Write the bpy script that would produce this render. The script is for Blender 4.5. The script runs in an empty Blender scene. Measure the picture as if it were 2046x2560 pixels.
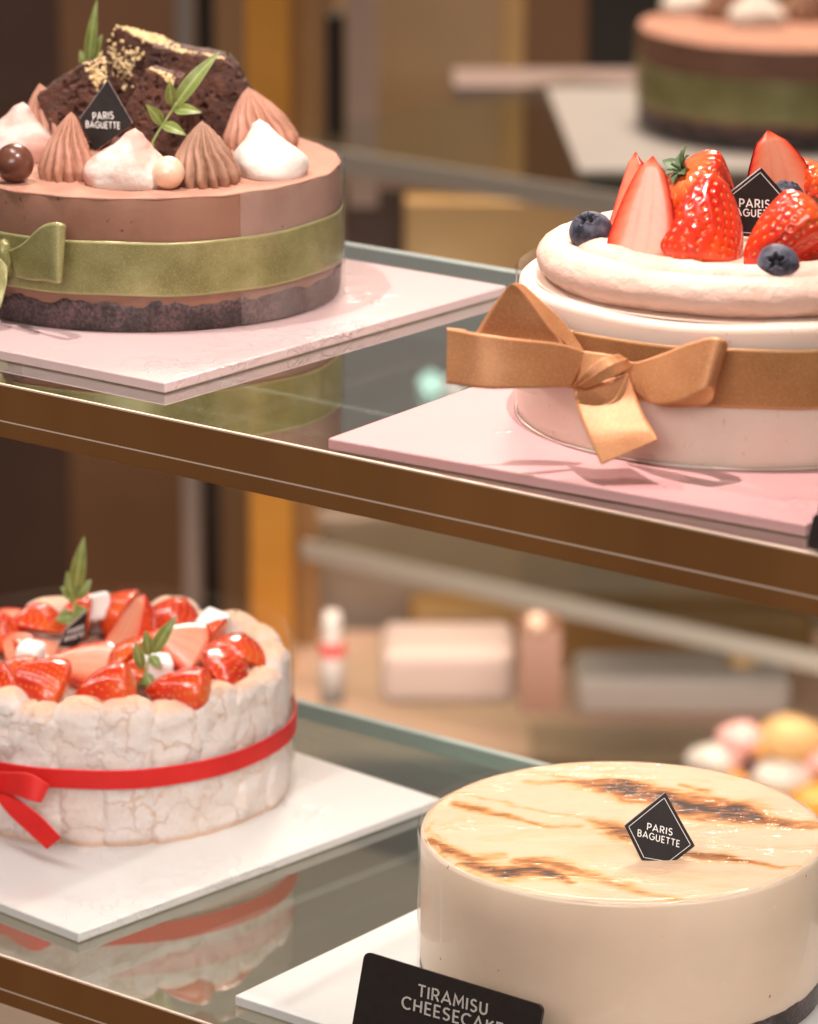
import bpy, bmesh, math, random
import numpy as np
from mathutils import Vector, Matrix

random.seed(7)
rng = np.random.default_rng(7)
SC = bpy.context.scene
COL = SC.collection
PI = math.pi

# ------------------------------------------------------------------ camera
CAM = np.array([0.0, 0.0, 1.5])
FPX, PIT, TH, ROLL = 9557.5, 0.2781, 0.66587, 0.001776
S = 1.1875
FH = np.array([-math.sin(TH), math.cos(TH), 0.0])          # horizontal view direction
RT = np.array([math.cos(TH), math.sin(TH), 0.0])           # screen right
UP = np.array([0.0, 0.0, 1.0])
CF = math.cos(PIT) * FH - math.sin(PIT) * UP
_u = math.sin(PIT) * FH + math.cos(PIT) * UP
CR = math.cos(ROLL) * RT + math.sin(ROLL) * _u
CU = -math.sin(ROLL) * RT + math.cos(ROLL) * _u
cam = bpy.data.cameras.new('camera')
cam.sensor_fit = 'AUTO'; cam.sensor_width = 36.0; cam.lens = FPX / 2560 * 36.0
cam.clip_start = 0.05; cam.clip_end = 60
cam.dof.use_dof = True; cam.dof.focus_distance = 1.55; cam.dof.aperture_fstop = 11.2
camo = bpy.data.objects.new('camera', cam); COL.objects.link(camo)
camo.matrix_world = Matrix(((CR[0], CU[0], -CF[0], CAM[0]), (CR[1], CU[1], -CF[1], CAM[1]),
                            (CR[2], CU[2], -CF[2], CAM[2]), (0, 0, 0, 1)))
SC.camera = camo

# ------------------------------------------------------------------ world and lamps
W = bpy.data.worlds.new('World'); SC.world = W; W.use_nodes = True
W.node_tree.nodes['Background'].inputs[0].default_value = (1.0, 0.87, 0.78, 1)
W.node_tree.nodes['Background'].inputs[1].default_value = 0.20
ZU = 1.1173      # top of the upper glass shelf
ZL = 0.8617      # top of the lower glass shelf
FRONT = 1.098    # front edge of both shelves

def lamp(kind, loc, power, col=(1, .9, .8), size=.02, target=None, sy=None, spot=None, name='led_lamp', blend=.6):
    l = bpy.data.lights.new(name, kind); l.energy = power; l.color = col
    if kind == 'AREA':
        l.shape = 'RECTANGLE' if sy else 'SQUARE'; l.size = size
        if sy: l.size_y = sy
    else:
        l.shadow_soft_size = size
    if kind == 'SPOT':
        l.spot_size = math.radians(spot); l.spot_blend = blend
    o = bpy.data.objects.new(name, l); COL.objects.link(o); o.location = loc
    d = Vector(target) - Vector(loc) if target is not None else Vector((0, 0, -1))
    o.rotation_euler = d.to_track_quat('-Z', 'Y').to_euler()
    return o

WARM = (1.0, .84, .70)
# small LEDs above the upper shelf (crisp shadows)
for x, pw in ((-1.15, 8.0), (-0.815, 12.5)):
    lamp('SPOT', (x, 1.14, ZU + .52), pw, (1.0, .87, .82), .007, (x, 1.19, ZU), spot=100)
lamp('AREA', (-1.0, 1.16, ZU + .50), .5, (1.0, .86, .74), 1.2, (-1.0, 1.26, ZU), sy=.05)
# LED strip under the upper shelf for the lower one
lamp('AREA', (-1.0, 1.135, ZU - .040), 1.1, (1.0, .925, .88), 1.2, (-1.0, 1.24, ZL), sy=.012)
lamp('AREA', (-1.0, 1.33, ZU - .040), .72, (1.0, .925, .88), 1.2, (-1.0, 1.24, ZL), sy=.012)
# the shop's ceiling lights in front of the case
lamp('AREA', tuple(CAM - FH * 1.3 + UP * .95 + RT * -.7), 42, (1.0, .925, .875), 1.5, (-.95, 1.2, 1.0), sy=1.0, name='shop_fill')
# lamp added to brighten the aisle and case behind
lamp('AREA', (-2.45, 3.5, 3.3), 135, (1.0, .82, .66), .8, (-2.5, 3.4, 1.0), sy=.8, name='shop_fill')

# fill lamp added under the rear shelf to brighten the cartons behind
cl = lamp('AREA', tuple(CAM + CF * 3.3 - UP * .06 + RT * .35), 2.3, (1.0, .86, .74), 1.4, tuple(CAM + CF * 4.2 - UP * .42 + RT * .35), sy=.12, name='rear_fill'); cl.data.spread = 1.9
SC.view_settings.view_transform = 'Standard'; SC.view_settings.look = 'None'
SC.view_settings.exposure = 0.08; SC.view_settings.gamma = 1.0
SC.view_settings.use_curve_mapping = False
SC.cycles.max_bounces = 10; SC.cycles.transparent_max_bounces = 24
SC.cycles.sample_clamp_indirect = 4.0
SC.cycles.use_denoising = True

# ------------------------------------------------------------------ pixel -> world
def ray(x, y):
    return CF + CR * ((x * S - 1023) / FPX) - CU * ((y * S - 1280) / FPX)
def onz(x, y, z):
    d = ray(x, y); return CAM + d * ((z - CAM[2]) / d[2])
def onD(x, y, D):
    return CAM + ray(x, y) * D
def onpl(x, y, base, n):
    d = ray(x, y); n = np.asarray(n, float); return CAM + d * (((base - CAM) @ n) / (d @ n))
def onv(x, y, base):
    return onpl(x, y, np.asarray(base, float), FH)
def depth(p):
    return (np.asarray(p) - CAM) @ CF
def unit(v):
    v = np.asarray(v, float); return v / np.linalg.norm(v)

# ------------------------------------------------------------------ noise
_T = rng.random((32, 32, 32))
def vn(p):
    p = np.asarray(p, float); i = np.floor(p).astype(int); f = p - i; f = f * f * (3 - 2 * f); i &= 31; j = (i + 1) & 31
    a = lambda q, w, e: _T[q[..., 0], w[..., 1], e[..., 2]]
    fx, fy, fz = f[..., 0], f[..., 1], f[..., 2]
    c00 = a(i, i, i) * (1 - fx) + a(j, i, i) * fx; c10 = a(i, j, i) * (1 - fx) + a(j, j, i) * fx
    c01 = a(i, i, j) * (1 - fx) + a(j, i, j) * fx; c11 = a(i, j, j) * (1 - fx) + a(j, j, j) * fx
    return (c00 * (1 - fy) + c10 * fy) * (1 - fz) + (c01 * (1 - fy) + c11 * fy) * fz
def fbm(p, o=4):
    p = np.asarray(p, float); s = 0; w = 1; t = 0
    for k in range(o):
        s = s + w * vn(p * 2 ** k + 7.3 * k); t += w; w *= .5
    return s / t * 2 - 1
def sstep(a, b, x):
    t = np.clip((x - a) / (b - a), 0, 1); return t * t * (3 - 2 * t)

# ------------------------------------------------------------------ objects
def tag(o, label=None, cat=None, group=None, kind=None):
    for k, v in (('label', label), ('category', cat), ('group', group), ('kind', kind)):
        if v: o[k] = v
    return o
def thing(name, label, cat, loc, group=None):
    o = bpy.data.objects.new(name, None); COL.objects.link(o); o.location = [float(c) for c in loc]
    o.empty_display_size = .01
    return tag(o, label, cat, group)
def root(o):
    while o.parent: o = o.parent
    return o
def mk(name, V, F, mat, parent=None, smooth=True, attrs=None, origin=None, mats=None, flip=False):
    V = np.asarray(V, float)
    off = np.zeros(3)
    if parent is not None: off = np.array(root(parent).location)
    elif origin is not None: off = np.asarray(origin, float)
    me = bpy.data.meshes.new(name)
    me.from_pydata((V - off).tolist(), [], [tuple(f) for f in F])
    if flip: me.flip_normals()
    if smooth: me.polygons.foreach_set('use_smooth', [True] * len(me.polygons))
    for k, a in (attrs or {}).items():
        at = me.attributes.new(k, 'FLOAT', 'POINT'); at.data.foreach_set('value', np.asarray(a, np.float32))
    me.materials.append(mat)
    if mats is not None:
        for m in mats[0]: me.materials.append(m)
        me.polygons.foreach_set('material_index', np.asarray(mats[1], np.int32))
    me.update()
    o = bpy.data.objects.new(name, me); COL.objects.link(o)
    if parent is not None: o.parent = parent
    elif origin is not None: o.location = off.tolist()
    return o
def copytree(o, parent=None):
    c = o.copy(); COL.objects.link(c); c.parent = parent
    for ch in list(o.children): copytree(ch, c)
    return c
def gridf(nu, nv, wu=False, wv=False):
    F = []
    for i in range(nu if wu else nu - 1):
        for j in range(nv if wv else nv - 1):
            i2, j2 = (i + 1) % nu, (j + 1) % nv
            F.append((i * nv + j, i * nv + j2, i2 * nv + j2, i2 * nv + j))
    return F
class MB:
    def __init__(s): s.V = []; s.F = []; s.n = 0
    def add(s, V, F):
        V = np.asarray(V, float); s.V.append(V); s.F += [tuple(i + s.n for i in f) for f in F]; s.n += len(V)
    def box(s, lo, hi):
        (a, b, c), (d, e, f) = lo, hi
        s.add([(a, b, c), (d, b, c), (d, e, c), (a, e, c), (a, b, f), (d, b, f), (d, e, f), (a, e, f)],
              [(0, 3, 2, 1), (4, 5, 6, 7), (0, 1, 5, 4), (1, 2, 6, 5), (2, 3, 7, 6), (3, 0, 4, 7)])
    def get(s): return np.concatenate(s.V), s.F
def bev(o, w, n=2):
    m = o.modifiers.new('bevel', 'BEVEL'); m.width = w; m.segments = n; m.limit_method = 'ANGLE'; return o
def boxobj(name, lo, hi, mat, parent=None, w=0.0, origin=None):
    b = MB(); b.box(lo, hi); V, F = b.get()
    o = mk(name, V, F, mat, parent, False, origin=origin if parent is None and origin is not None else (None if parent else (np.array(lo) + np.array(hi)) / 2))
    if w: bev(o, w)
    return o
def lathe(prof, n, c, rfun=None):
    th = np.linspace(0, 2 * PI, n, endpoint=False)
    prof = np.asarray(prof, float)
    R = prof[:, 0][:, None] * np.ones(n)[None]; Z = prof[:, 1][:, None] * np.ones(n)[None]
    if rfun is not None: R, Z = rfun(R, Z, th[None], np.linspace(0, 1, len(prof))[:, None])
    V = np.stack([c[0] + R * np.cos(th), c[1] + R * np.sin(th), c[2] + Z], -1).reshape(-1, 3)
    return V, gridf(len(prof), n, False, True)
def tube(pts, r, n=10, closed=False):
    P = np.asarray(pts, float); m = len(P); r = np.broadcast_to(r, (m,))
    T = np.gradient(P, axis=0)
    if closed: T = np.roll(P, -1, 0) - np.roll(P, 1, 0)
    T /= np.linalg.norm(T, axis=1)[:, None] + 1e-12
    a = np.array([.31, .17, .93]); V = []
    for k in range(m):
        u = np.cross(T[k], a); u /= np.linalg.norm(u); w = np.cross(T[k], u)
        for j in range(n):
            t = 2 * PI * j / n; V.append(P[k] + r[k] * (u * math.cos(t) + w * math.sin(t)))
    F = gridf(m, n, closed, True)
    if not closed: F += [tuple(range(n))[::-1], tuple((m - 1) * n + j for j in range(n))]
    return np.array(V), F
def catmull(P, n):
    P = np.asarray(P, float); Q = np.vstack([2 * P[0] - P[1], P, 2 * P[-1] - P[-2]]); out = []
    for k in range(len(P) - 1):
        a, b, c, d = Q[k:k + 4]
        for t in np.linspace(0, 1, n, endpoint=False):
            out.append(.5 * (2 * b + (c - a) * t + (2 * a - 5 * b + 4 * c - d) * t * t + (3 * b - 3 * c + d - a) * t ** 3))
    out.append(P[-1]); return np.array(out)
def prism(poly, ext):
    P = np.asarray(poly, float); n = len(P); V = np.vstack([P, P + np.asarray(ext)])
    F = [tuple(range(n)), tuple(range(2 * n - 1, n - 1, -1))] + [(i, i + n, (i + 1) % n + n, (i + 1) % n) for i in range(n)]
    return V, F
def fixn(o):
    bm = bmesh.new(); bm.from_mesh(o.data); bmesh.ops.recalc_face_normals(bm, faces=bm.faces); bm.to_mesh(o.data); bm.free(); return o
def sphere(c, r, nu=24, nv=32, disp=None):
    ph = np.linspace(1e-3, PI - 1e-3, nu); th = np.linspace(0, 2 * PI, nv, endpoint=False)
    N = np.stack([np.sin(ph)[:, None] * np.cos(th), np.sin(ph)[:, None] * np.sin(th), np.cos(ph)[:, None] * np.ones(nv)], -1).reshape(-1, 3)
    rr = np.asarray(r, float)
    V = N * rr
    if disp is not None: V = V + N * disp(V)[:, None]
    return V + np.asarray(c), gridf(nu, nv, False, True)
def remesh(V, F, vox, disp=None):
    me = bpy.data.meshes.new('tmp'); me.from_pydata(np.asarray(V).tolist(), [], F)
    bm = bmesh.new(); bm.from_mesh(me); bmesh.ops.recalc_face_normals(bm, faces=bm.faces); bm.to_mesh(me); bm.free()
    o = bpy.data.objects.new('tmp', me); COL.objects.link(o)
    m = o.modifiers.new('r', 'REMESH'); m.mode = 'VOXEL'; m.voxel_size = vox
    s = o.modifiers.new('s', 'SMOOTH'); s.factor = .5; s.iterations = 3
    dg = bpy.context.evaluated_depsgraph_get(); ev = o.evaluated_get(dg); m2 = bpy.data.meshes.new_from_object(ev)
    n = len(m2.vertices); A = np.empty(n * 3); m2.vertices.foreach_get('co', A); A = A.reshape(-1, 3)
    N = np.empty(n * 3); m2.vertices.foreach_get('normal', N); N = N.reshape(-1, 3)
    FF = [tuple(p.vertices) for p in m2.polygons]
    bpy.data.objects.remove(o); bpy.data.meshes.remove(me); bpy.data.meshes.remove(m2)
    if disp is not None: A = A + N * disp(A)[:, None]
    return A, FF

# ------------------------------------------------------------------ materials
def hx(r, g, b):   # sRGB 0-255 -> linear
    f = lambda c: (c / 255 / 12.92) if c <= 10 else ((c / 255 + .055) / 1.055) ** 2.4
    return (f(r), f(g), f(b), 1)
def c4(c): return tuple(c) if len(c) == 4 else (*c, 1)
class NT:
    def __init__(s, name):
        s.m = bpy.data.materials.new(name); s.m.use_nodes = True; s.t = s.m.node_tree; s.t.nodes.clear()
        s.out = s.n('ShaderNodeOutputMaterial'); s.tc = None
    def n(s, t, **k):
        o = s.t.nodes.new(t)
        for a, b in k.items(): setattr(o, a, b)
        return o
    def l(s, a, b): s.t.links.new(a, b)
    def co(s):
        if s.tc is None: s.tc = s.n('ShaderNodeTexCoord')
        return s.tc.outputs['Object']
    def mapping(s, scale=(1, 1, 1), rot=(0, 0, 0), src=None):
        m = s.n('ShaderNodeMapping'); m.inputs['Scale'].default_value = scale; m.inputs['Rotation'].default_value = rot
        s.l(src or s.co(), m.inputs['Vector']); return m.outputs[0]
    def noise(s, scale, detail=4, rough=.55, vec=None, dist=0):
        o = s.n('ShaderNodeTexNoise'); o.inputs['Scale'].default_value = scale; o.inputs['Detail'].default_value = detail
        o.inputs['Roughness'].default_value = rough; o.inputs['Distortion'].default_value = dist
        s.l(vec or s.co(), o.inputs['Vector']); return o.outputs['Fac']
    def ramp(s, fac, stops, interp='LINEAR'):
        o = s.n('ShaderNodeValToRGB'); r = o.color_ramp; r.interpolation = interp
        while len(r.elements) < len(stops): r.elements.new(.5)
        for e, (p, c) in zip(r.elements, stops):
            e.position = p; e.color = c4(c) if not isinstance(c, (int, float)) else (c, c, c, 1)
        s.l(fac, o.inputs[0]); return o.outputs[0]
    def mix(s, f, a, b, mode='MIX'):
        o = s.n('ShaderNodeMix', data_type='RGBA', blend_type=mode)
        for v, i in ((f, 0), (a, 6), (b, 7)):
            if isinstance(v, (int, float)): o.inputs[i].default_value = v
            elif isinstance(v, tuple): o.inputs[i].default_value = c4(v)
            else: s.l(v, o.inputs[i])
        return o.outputs[2]
    def math(s, op, a, b=0.0, clamp=False):
        o = s.n('ShaderNodeMath', operation=op); o.use_clamp = clamp
        for v, i in ((a, 0), (b, 1)):
            if isinstance(v, (int, float)): o.inputs[i].default_value = v
            else: s.l(v, o.inputs[i])
        return o.outputs[0]
    def attr(s, name):
        o = s.n('ShaderNodeAttribute', attribute_name=name); return o.outputs['Fac']
    def bump(s, h, strength, dist, prev=None):
        o = s.n('ShaderNodeBump'); o.inputs['Strength'].default_value = strength; o.inputs['Distance'].default_value = dist
        s.l(h, o.inputs['Height'])
        if prev: s.l(prev, o.inputs['Normal'])
        return o.outputs[0]
    def pbsdf(s, col, rough=.5, normal=None, **k):
        p = s.n('ShaderNodeBsdfPrincipled')
        for v, nme in ((col, 'Base Color'), (rough, 'Roughness')):
            if isinstance(v, (int, float)): p.inputs[nme].default_value = v
            elif isinstance(v, tuple): p.inputs[nme].default_value = c4(v)
            else: s.l(v, p.inputs[nme])
        if normal:
            s.l(normal, p.inputs['Normal']); s.l(normal, p.inputs['Coat Normal'])
        for a, v in k.items():
            i = p.inputs[a.replace('_', ' ')]
            if isinstance(v, (int, float, tuple)): i.default_value = v
            else: s.l(v, i)
        s.l(p.outputs[0], s.out.inputs[0]); return p
SSR = (1.0, .55, .35)
def simple(name, a, b=None, scale=200, rough=.5, bump=None, lo=.35, hi=.65, detail=5, sss=0, sscale=.004, **k):
    t = NT(name)
    col = c4(a)
    if b is not None: col = t.ramp(t.noise(scale, detail), [(lo, a), (hi, b)])
    nrm = t.bump(t.noise(bump[0], 5), bump[1], bump[2]) if bump else None
    if sss: k.update(Subsurface_Weight=sss, Subsurface_Radius=SSR, Subsurface_Scale=sscale)
    t.pbsdf(col, rough, nrm, **k); return t.m
def m_glass(name, tint, ior=1.5, rough=.0, boost=1.0):
    t = NT(name); tr = t.n('ShaderNodeBsdfTransparent'); tr.inputs[0].default_value = c4(tint)
    g = t.n('ShaderNodeBsdfGlossy'); g.inputs['Roughness'].default_value = rough; g.inputs[0].default_value = (.93, .96, .94, 1)
    t.l(t.ramp(t.noise(14, 5, .6), [(.45, rough), (.75, rough + .05)]), g.inputs['Roughness'])
    ge = t.n('ShaderNodeNewGeometry'); dt = t.n('ShaderNodeVectorMath', operation='DOT_PRODUCT')
    t.l(ge.outputs['Normal'], dt.inputs[0]); t.l(ge.outputs['Incoming'], dt.inputs[1])
    cs = t.math('ABSOLUTE', dt.outputs['Value']); q = ((ior - 1) / (ior + 1)) ** 2
    f = t.math('POWER', t.math('SUBTRACT', 1.0, cs, True), 5.0)
    f = t.math('MULTIPLY', t.math('ADD', t.math('MULTIPLY', f, 1 - q), q), boost, True)
    mx = t.n('ShaderNodeMixShader'); t.l(f, mx.inputs[0]); t.l(tr.outputs[0], mx.inputs[1]); t.l(g.outputs[0], mx.inputs[2])
    t.l(mx.outputs[0], t.out.inputs[0]); return t.m
M = {}
M['glass'] = m_glass('shelf_glass', (.84, .91, .87), 1.5, .008, 2.7)
M['glass_thin'] = m_glass('rear_glass', (.90, .93, .90), 1.45, .02, .8)
M['film'] = m_glass('acetate_film', (.985, .98, .975), 1.42, .03, .6)
M['acrylic'] = m_glass('clear_acrylic', (.93, .94, .94), 1.5, .02)
M['glass_edge'] = simple('frosted_glass_edge', (.52, .585, .55), rough=.25, Coat_Weight=.5)
def m_fascia():
    t = NT('brown_anodised_metal')
    n = t.noise(30, 4, vec=t.mapping((1, 40, 60))); nf = t.noise(2200, 2)
    col = t.ramp(nf, [(.3, (.25, .105, .028)), (.7, (.31, .135, .042))])
    bandn = t.noise(9, 3, .5, t.mapping((1, 0, 0)))
    col = t.mix(1.0, col, t.ramp(bandn, [(.35, .82), (.7, 1.25)]), 'MULTIPLY')
    t.pbsdf(col, t.ramp(t.noise(25, 4), [(.4, .30), (.7, .42)]), t.bump(n, .04, .0005), Metallic=.35, Specular_IOR_Level=.5); return t.m
M['fascia'] = m_fascia()
M['highlight'] = simple('painted_highlight', (.85, .66, .52), rough=.35, Metallic=.2)  # pale colour stands for the highlight lines along the rail
def m_board(name, col):
    t = NT(name)
    n1 = t.noise(18, 3); n2 = t.noise(90, 3, dist=1.5)
    rg = t.math('ABSOLUTE', t.math('SUBTRACT', t.noise(55, 3, .5, dist=2.0), .5))
    msk = t.ramp(t.noise(13, 3), [(.52, 0.0), (.62, 1.0)])
    b = t.bump(n1, .10, .004); b = t.bump(n2, .06, .0015, b)
    b = t.bump(t.math('MULTIPLY', t.ramp(rg, [(0, 1.0), (.05, 0.0)]), msk), .5, .0010, b)
    c = t.mix(t.ramp(t.noise(9, 3), [(.4, 0.0), (.65, 1.0)]), col, tuple(x * .95 for x in col[:3]))
    t.pbsdf(c, .32, b, Coat_Weight=.28, Coat_Roughness=.05, Specular_IOR_Level=.25); return t.m
M['board_pink'] = m_board('pink_coated_card', (.68, .385, .385))
M['board_blush'] = m_board('blush_coated_card', (.70, .515, .505))
M['board_white'] = m_board('white_coated_card', (.68, .645, .63))
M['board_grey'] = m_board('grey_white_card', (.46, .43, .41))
M['cream'] = simple('whipped_cream', (.66, .60, .54), (.72, .66, .60), 60, .55, (420, .35, .0012), sss=.35, sscale=.004)
def m_cream_pink():
    t = NT('cocoa_dusted_cream')
    n = t.ramp(t.noise(55, 4), [(.40, 0.0), (.60, 1.0)])
    col = t.mix(n, (.68, .61, .55), (.58, .33, .27))
    t.pbsdf(col, .6, t.bump(t.noise(420, 4), .35, .0012), Subsurface_Weight=.3, Subsurface_Radius=SSR, Subsurface_Scale=.004); return t.m
M['cream_pink'] = m_cream_pink()
M['cream_blush'] = simple('pink_whipped_cream', (.72, .465, .365), (.77, .53, .43), 60, .55, (420, .5, .0014), sss=.3, sscale=.005)
M['choc_cream'] = simple('chocolate_cream', (.40, .19, .12), (.50, .26, .18), 90, .6, (700, .4, .0006), sss=.15, sscale=.002)
M['choc_cream_dark'] = simple('milk_chocolate_cream', (.30, .16, .10), (.38, .21, .14), 90, .6, (700, .4, .0006), sss=.15, sscale=.002)
def m_mousse():
    t = NT('chocolate_mousse_side')
    col = t.ramp(t.noise(26, 5, .6), [(.3, (.205, .095, .060)), (.7, (.285, .145, .098))])
    stk = t.noise(16, 5, .6, t.mapping((1, 1, .45)))
    col = t.mix(t.ramp(stk, [(.50, 0.0), (.70, .35)]), col, (.38, .195, .13))
    sp = t.ramp(t.noise(260, 2), [(.70, 0.0), (.74, 1.0)])
    col = t.mix(sp, col, (.07, .03, .02))
    t.pbsdf(col, .45, t.bump(t.noise(300, 4), .15, .0008), Specular_IOR_Level=.3); return t.m
M['mousse'] = m_mousse()
M['cocoa_top'] = simple('cocoa_dusted_mousse', (.40, .19, .13), (.47, .24, .165), 70, .8, (900, .4, .0006), lo=.3, hi=.7)
def m_sponge():
    t = NT('dark_sponge')
    a = t.ramp(t.noise(60, 5, .65), [(.38, (.035, .022, .022)), (.62, (.15, .085, .09))])
    b = t.ramp(t.noise(600, 4, .6), [(.42, .35), (.56, 1.0)])
    t.pbsdf(t.mix(1.0, a, b, 'MULTIPLY'), .7, t.bump(t.noise(650, 4), .7, .0015)); return t.m
M['sponge'] = m_sponge()
def m_brownie():
    t = NT('brownie_crumb')
    a = t.ramp(t.noise(120, 5, .6), [(.3, (.030, .012, .008)), (.7, (.15, .058, .036))])
    t.pbsdf(a, .55, t.bump(t.noise(900, 4), .8, .0012), Specular_IOR_Level=.4); return t.m
M['brownie'] = m_brownie()
M['crumb'] = simple('golden_crumb', (.72, .50, .22), (.85, .68, .40), 500, .8, (900, .5, .001))
def m_plaque():
    t = NT('dark_chocolate')
    t.pbsdf(t.ramp(t.noise(160, 4), [(.4, (.010, .006, .005)), (.7, (.017, .010, .008))]), .5,
            t.bump(t.noise(60, 3), .06, .001), Specular_IOR_Level=.25); return t.m
M['plaque'] = m_plaque()
M['plaque_edge'] = simple('chocolate_edge', (.30, .25, .24), rough=.4)
M['print'] = simple('white_print', (.78, .74, .70), rough=.6)
M['print_dim'] = simple('grey_print', (.50, .45, .41), rough=.6)
M['sign'] = simple('black_card', (.014, .008, .007), (.018, .011, .009), 300, .38, (900, .1, .0003))
def m_leaf():
    t = NT('leaf_green'); r = t.attr('rib')
    col = t.ramp(t.noise(260, 4), [(.35, (.12, .16, .03)), (.7, (.20, .25, .06))])
    col = t.mix(t.ramp(r, [(0, .8), (.22, 0.0), (.80, 0.0), (1.0, .6)]), col, (.36, .42, .17))
    t.pbsdf(col, .38, t.bump(t.noise(500, 3), .2, .0004), Subsurface_Weight=.15, Subsurface_Radius=SSR, Subsurface_Scale=.001); return t.m
M['leaf'] = m_leaf()
M['leaf_pale'] = simple('leaf_underside', (.27, .37, .12), (.34, .44, .17), 260, .45)
M['calyx'] = simple('calyx_green', (.045, .085, .03), (.13, .19, .08), 300, .5, (700, .4, .0006))
M['choc_ball'] = simple('milk_chocolate_shell', (.10, .032, .018), (.13, .045, .025), 150, .3, (300, .08, .0006), Coat_Weight=.3)
M['pearl'] = simple('pearl_shell', (.80, .55, .38), (.84, .62, .46), 300, .3, (500, .08, .0004), Metallic=.15, Coat_Weight=.4, Coat_Roughness=.15)
def m_satin(name, a, b, tilt=.5, spark=.28, sheen=.3, rough=.46, fine=1400):
    t = NT(name)
    sp = t.noise(fine, 3, .7)
    base = t.ramp(t.noise(45, 3), [(.35, a), (.7, b)])
    col = t.mix(t.ramp(sp, [(.48, 0.0), (.70, spark)]), base, tuple(min(1, x * 1.9 + .08) for x in b[:3]))
    col = t.mix(t.ramp(t.attr('hem'), [(.88, 0.0), (.95, .40)]), col, tuple(min(1, x * 1.5 + .05) for x in b[:3]))
    bp = t.bump(sp, .22, .0003); bp = t.bump(t.attr('hem'), .10, .0004, bp)
    t.pbsdf(col, rough, bp, Metallic=.2, Specular_IOR_Level=.4); return t.m
M['copper'] = m_satin('copper_satin', (.46, .19, .074), (.58, .265, .115))
M['copper_dark'] = m_satin('copper_satin_band', (.38, .17, .06), (.47, .23, .085), rough=.5)
M['olive'] = m_satin('olive_satin', (.20, .185, .068), (.33, .31, .135), spark=.25, rough=.27)
M['red'] = m_satin('red_grosgrain', (.62, .014, .012), (.70, .022, .018), spark=.05, sheen=.1, rough=.5, fine=900)
def m_cheese():
    t = NT('cheesecake_side')
    col = t.ramp(t.noise(22, 4), [(.3, (.76, .575, .43)), (.7, (.83, .65, .50))])
    sp = t.ramp(t.noise(230, 2), [(.74, 0.0), (.78, 1.0)])
    col = t.mix(sp, col, (.80, .70, .58))
    sp2 = t.ramp(t.noise(170, 2), [(.22, 1.0), (.25, 0.0)])
    col = t.mix(sp2, col, (.35, .18, .09))
    t.pbsdf(col, .4, t.bump(t.noise(160, 3), .08, .0008), Subsurface_Weight=.4, Subsurface_Radius=SSR, Subsurface_Scale=.008, Coat_Weight=.2, Coat_Roughness=.1); return t.m
M['cheese'] = m_cheese()
def m_straw_side():
    t = NT('strawberry_mousse_side')
    col = t.ramp(t.noise(30, 4), [(.3, (.78, .62, .52)), (.7, (.83, .68, .58))])
    pit = t.ramp(t.noise(330, 3), [(.26, 0.0), (.36, 1.0)])
    t.pbsdf(t.mix(pit, tuple(x * .9 for x in (.74, .56, .46)), col), .45, t.bump(pit, .15, .0004), Subsurface_Weight=.4, Subsurface_Radius=SSR, Subsurface_Scale=.008); return t.m
M['straw_side'] = m_straw_side()
M['straw_top'] = simple('mousse_top', (.76, .57, .46), rough=.5, sss=.4, sscale=.006)
def m_glaze():
    t = NT('caramel_glaze')
    bu = t.attr('burn')
    col = t.ramp(bu, [(0, (.68, .46, .31)), (.12, (.62, .34, .14)), (.30, (.42, .15, .035)), (.55, (.24, .075, .020)), (.82, (.055, .026, .019))])
    fine = t.bump(t.noise(700, 4), .25, .0006)
    wet = t.bump(t.attr('wet'), .9, .0015)
    p = t.pbsdf(col, .5, fine, Specular_IOR_Level=.12, Subsurface_Weight=.25, Subsurface_Radius=SSR, Subsurface_Scale=.006,
            Coat_Weight=t.ramp(bu, [(.1, .42), (.4, .16)]), Coat_Roughness=.04)
    t.l(wet, p.inputs['Coat Normal']); return t.m
M['glaze'] = m_glaze()
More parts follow.
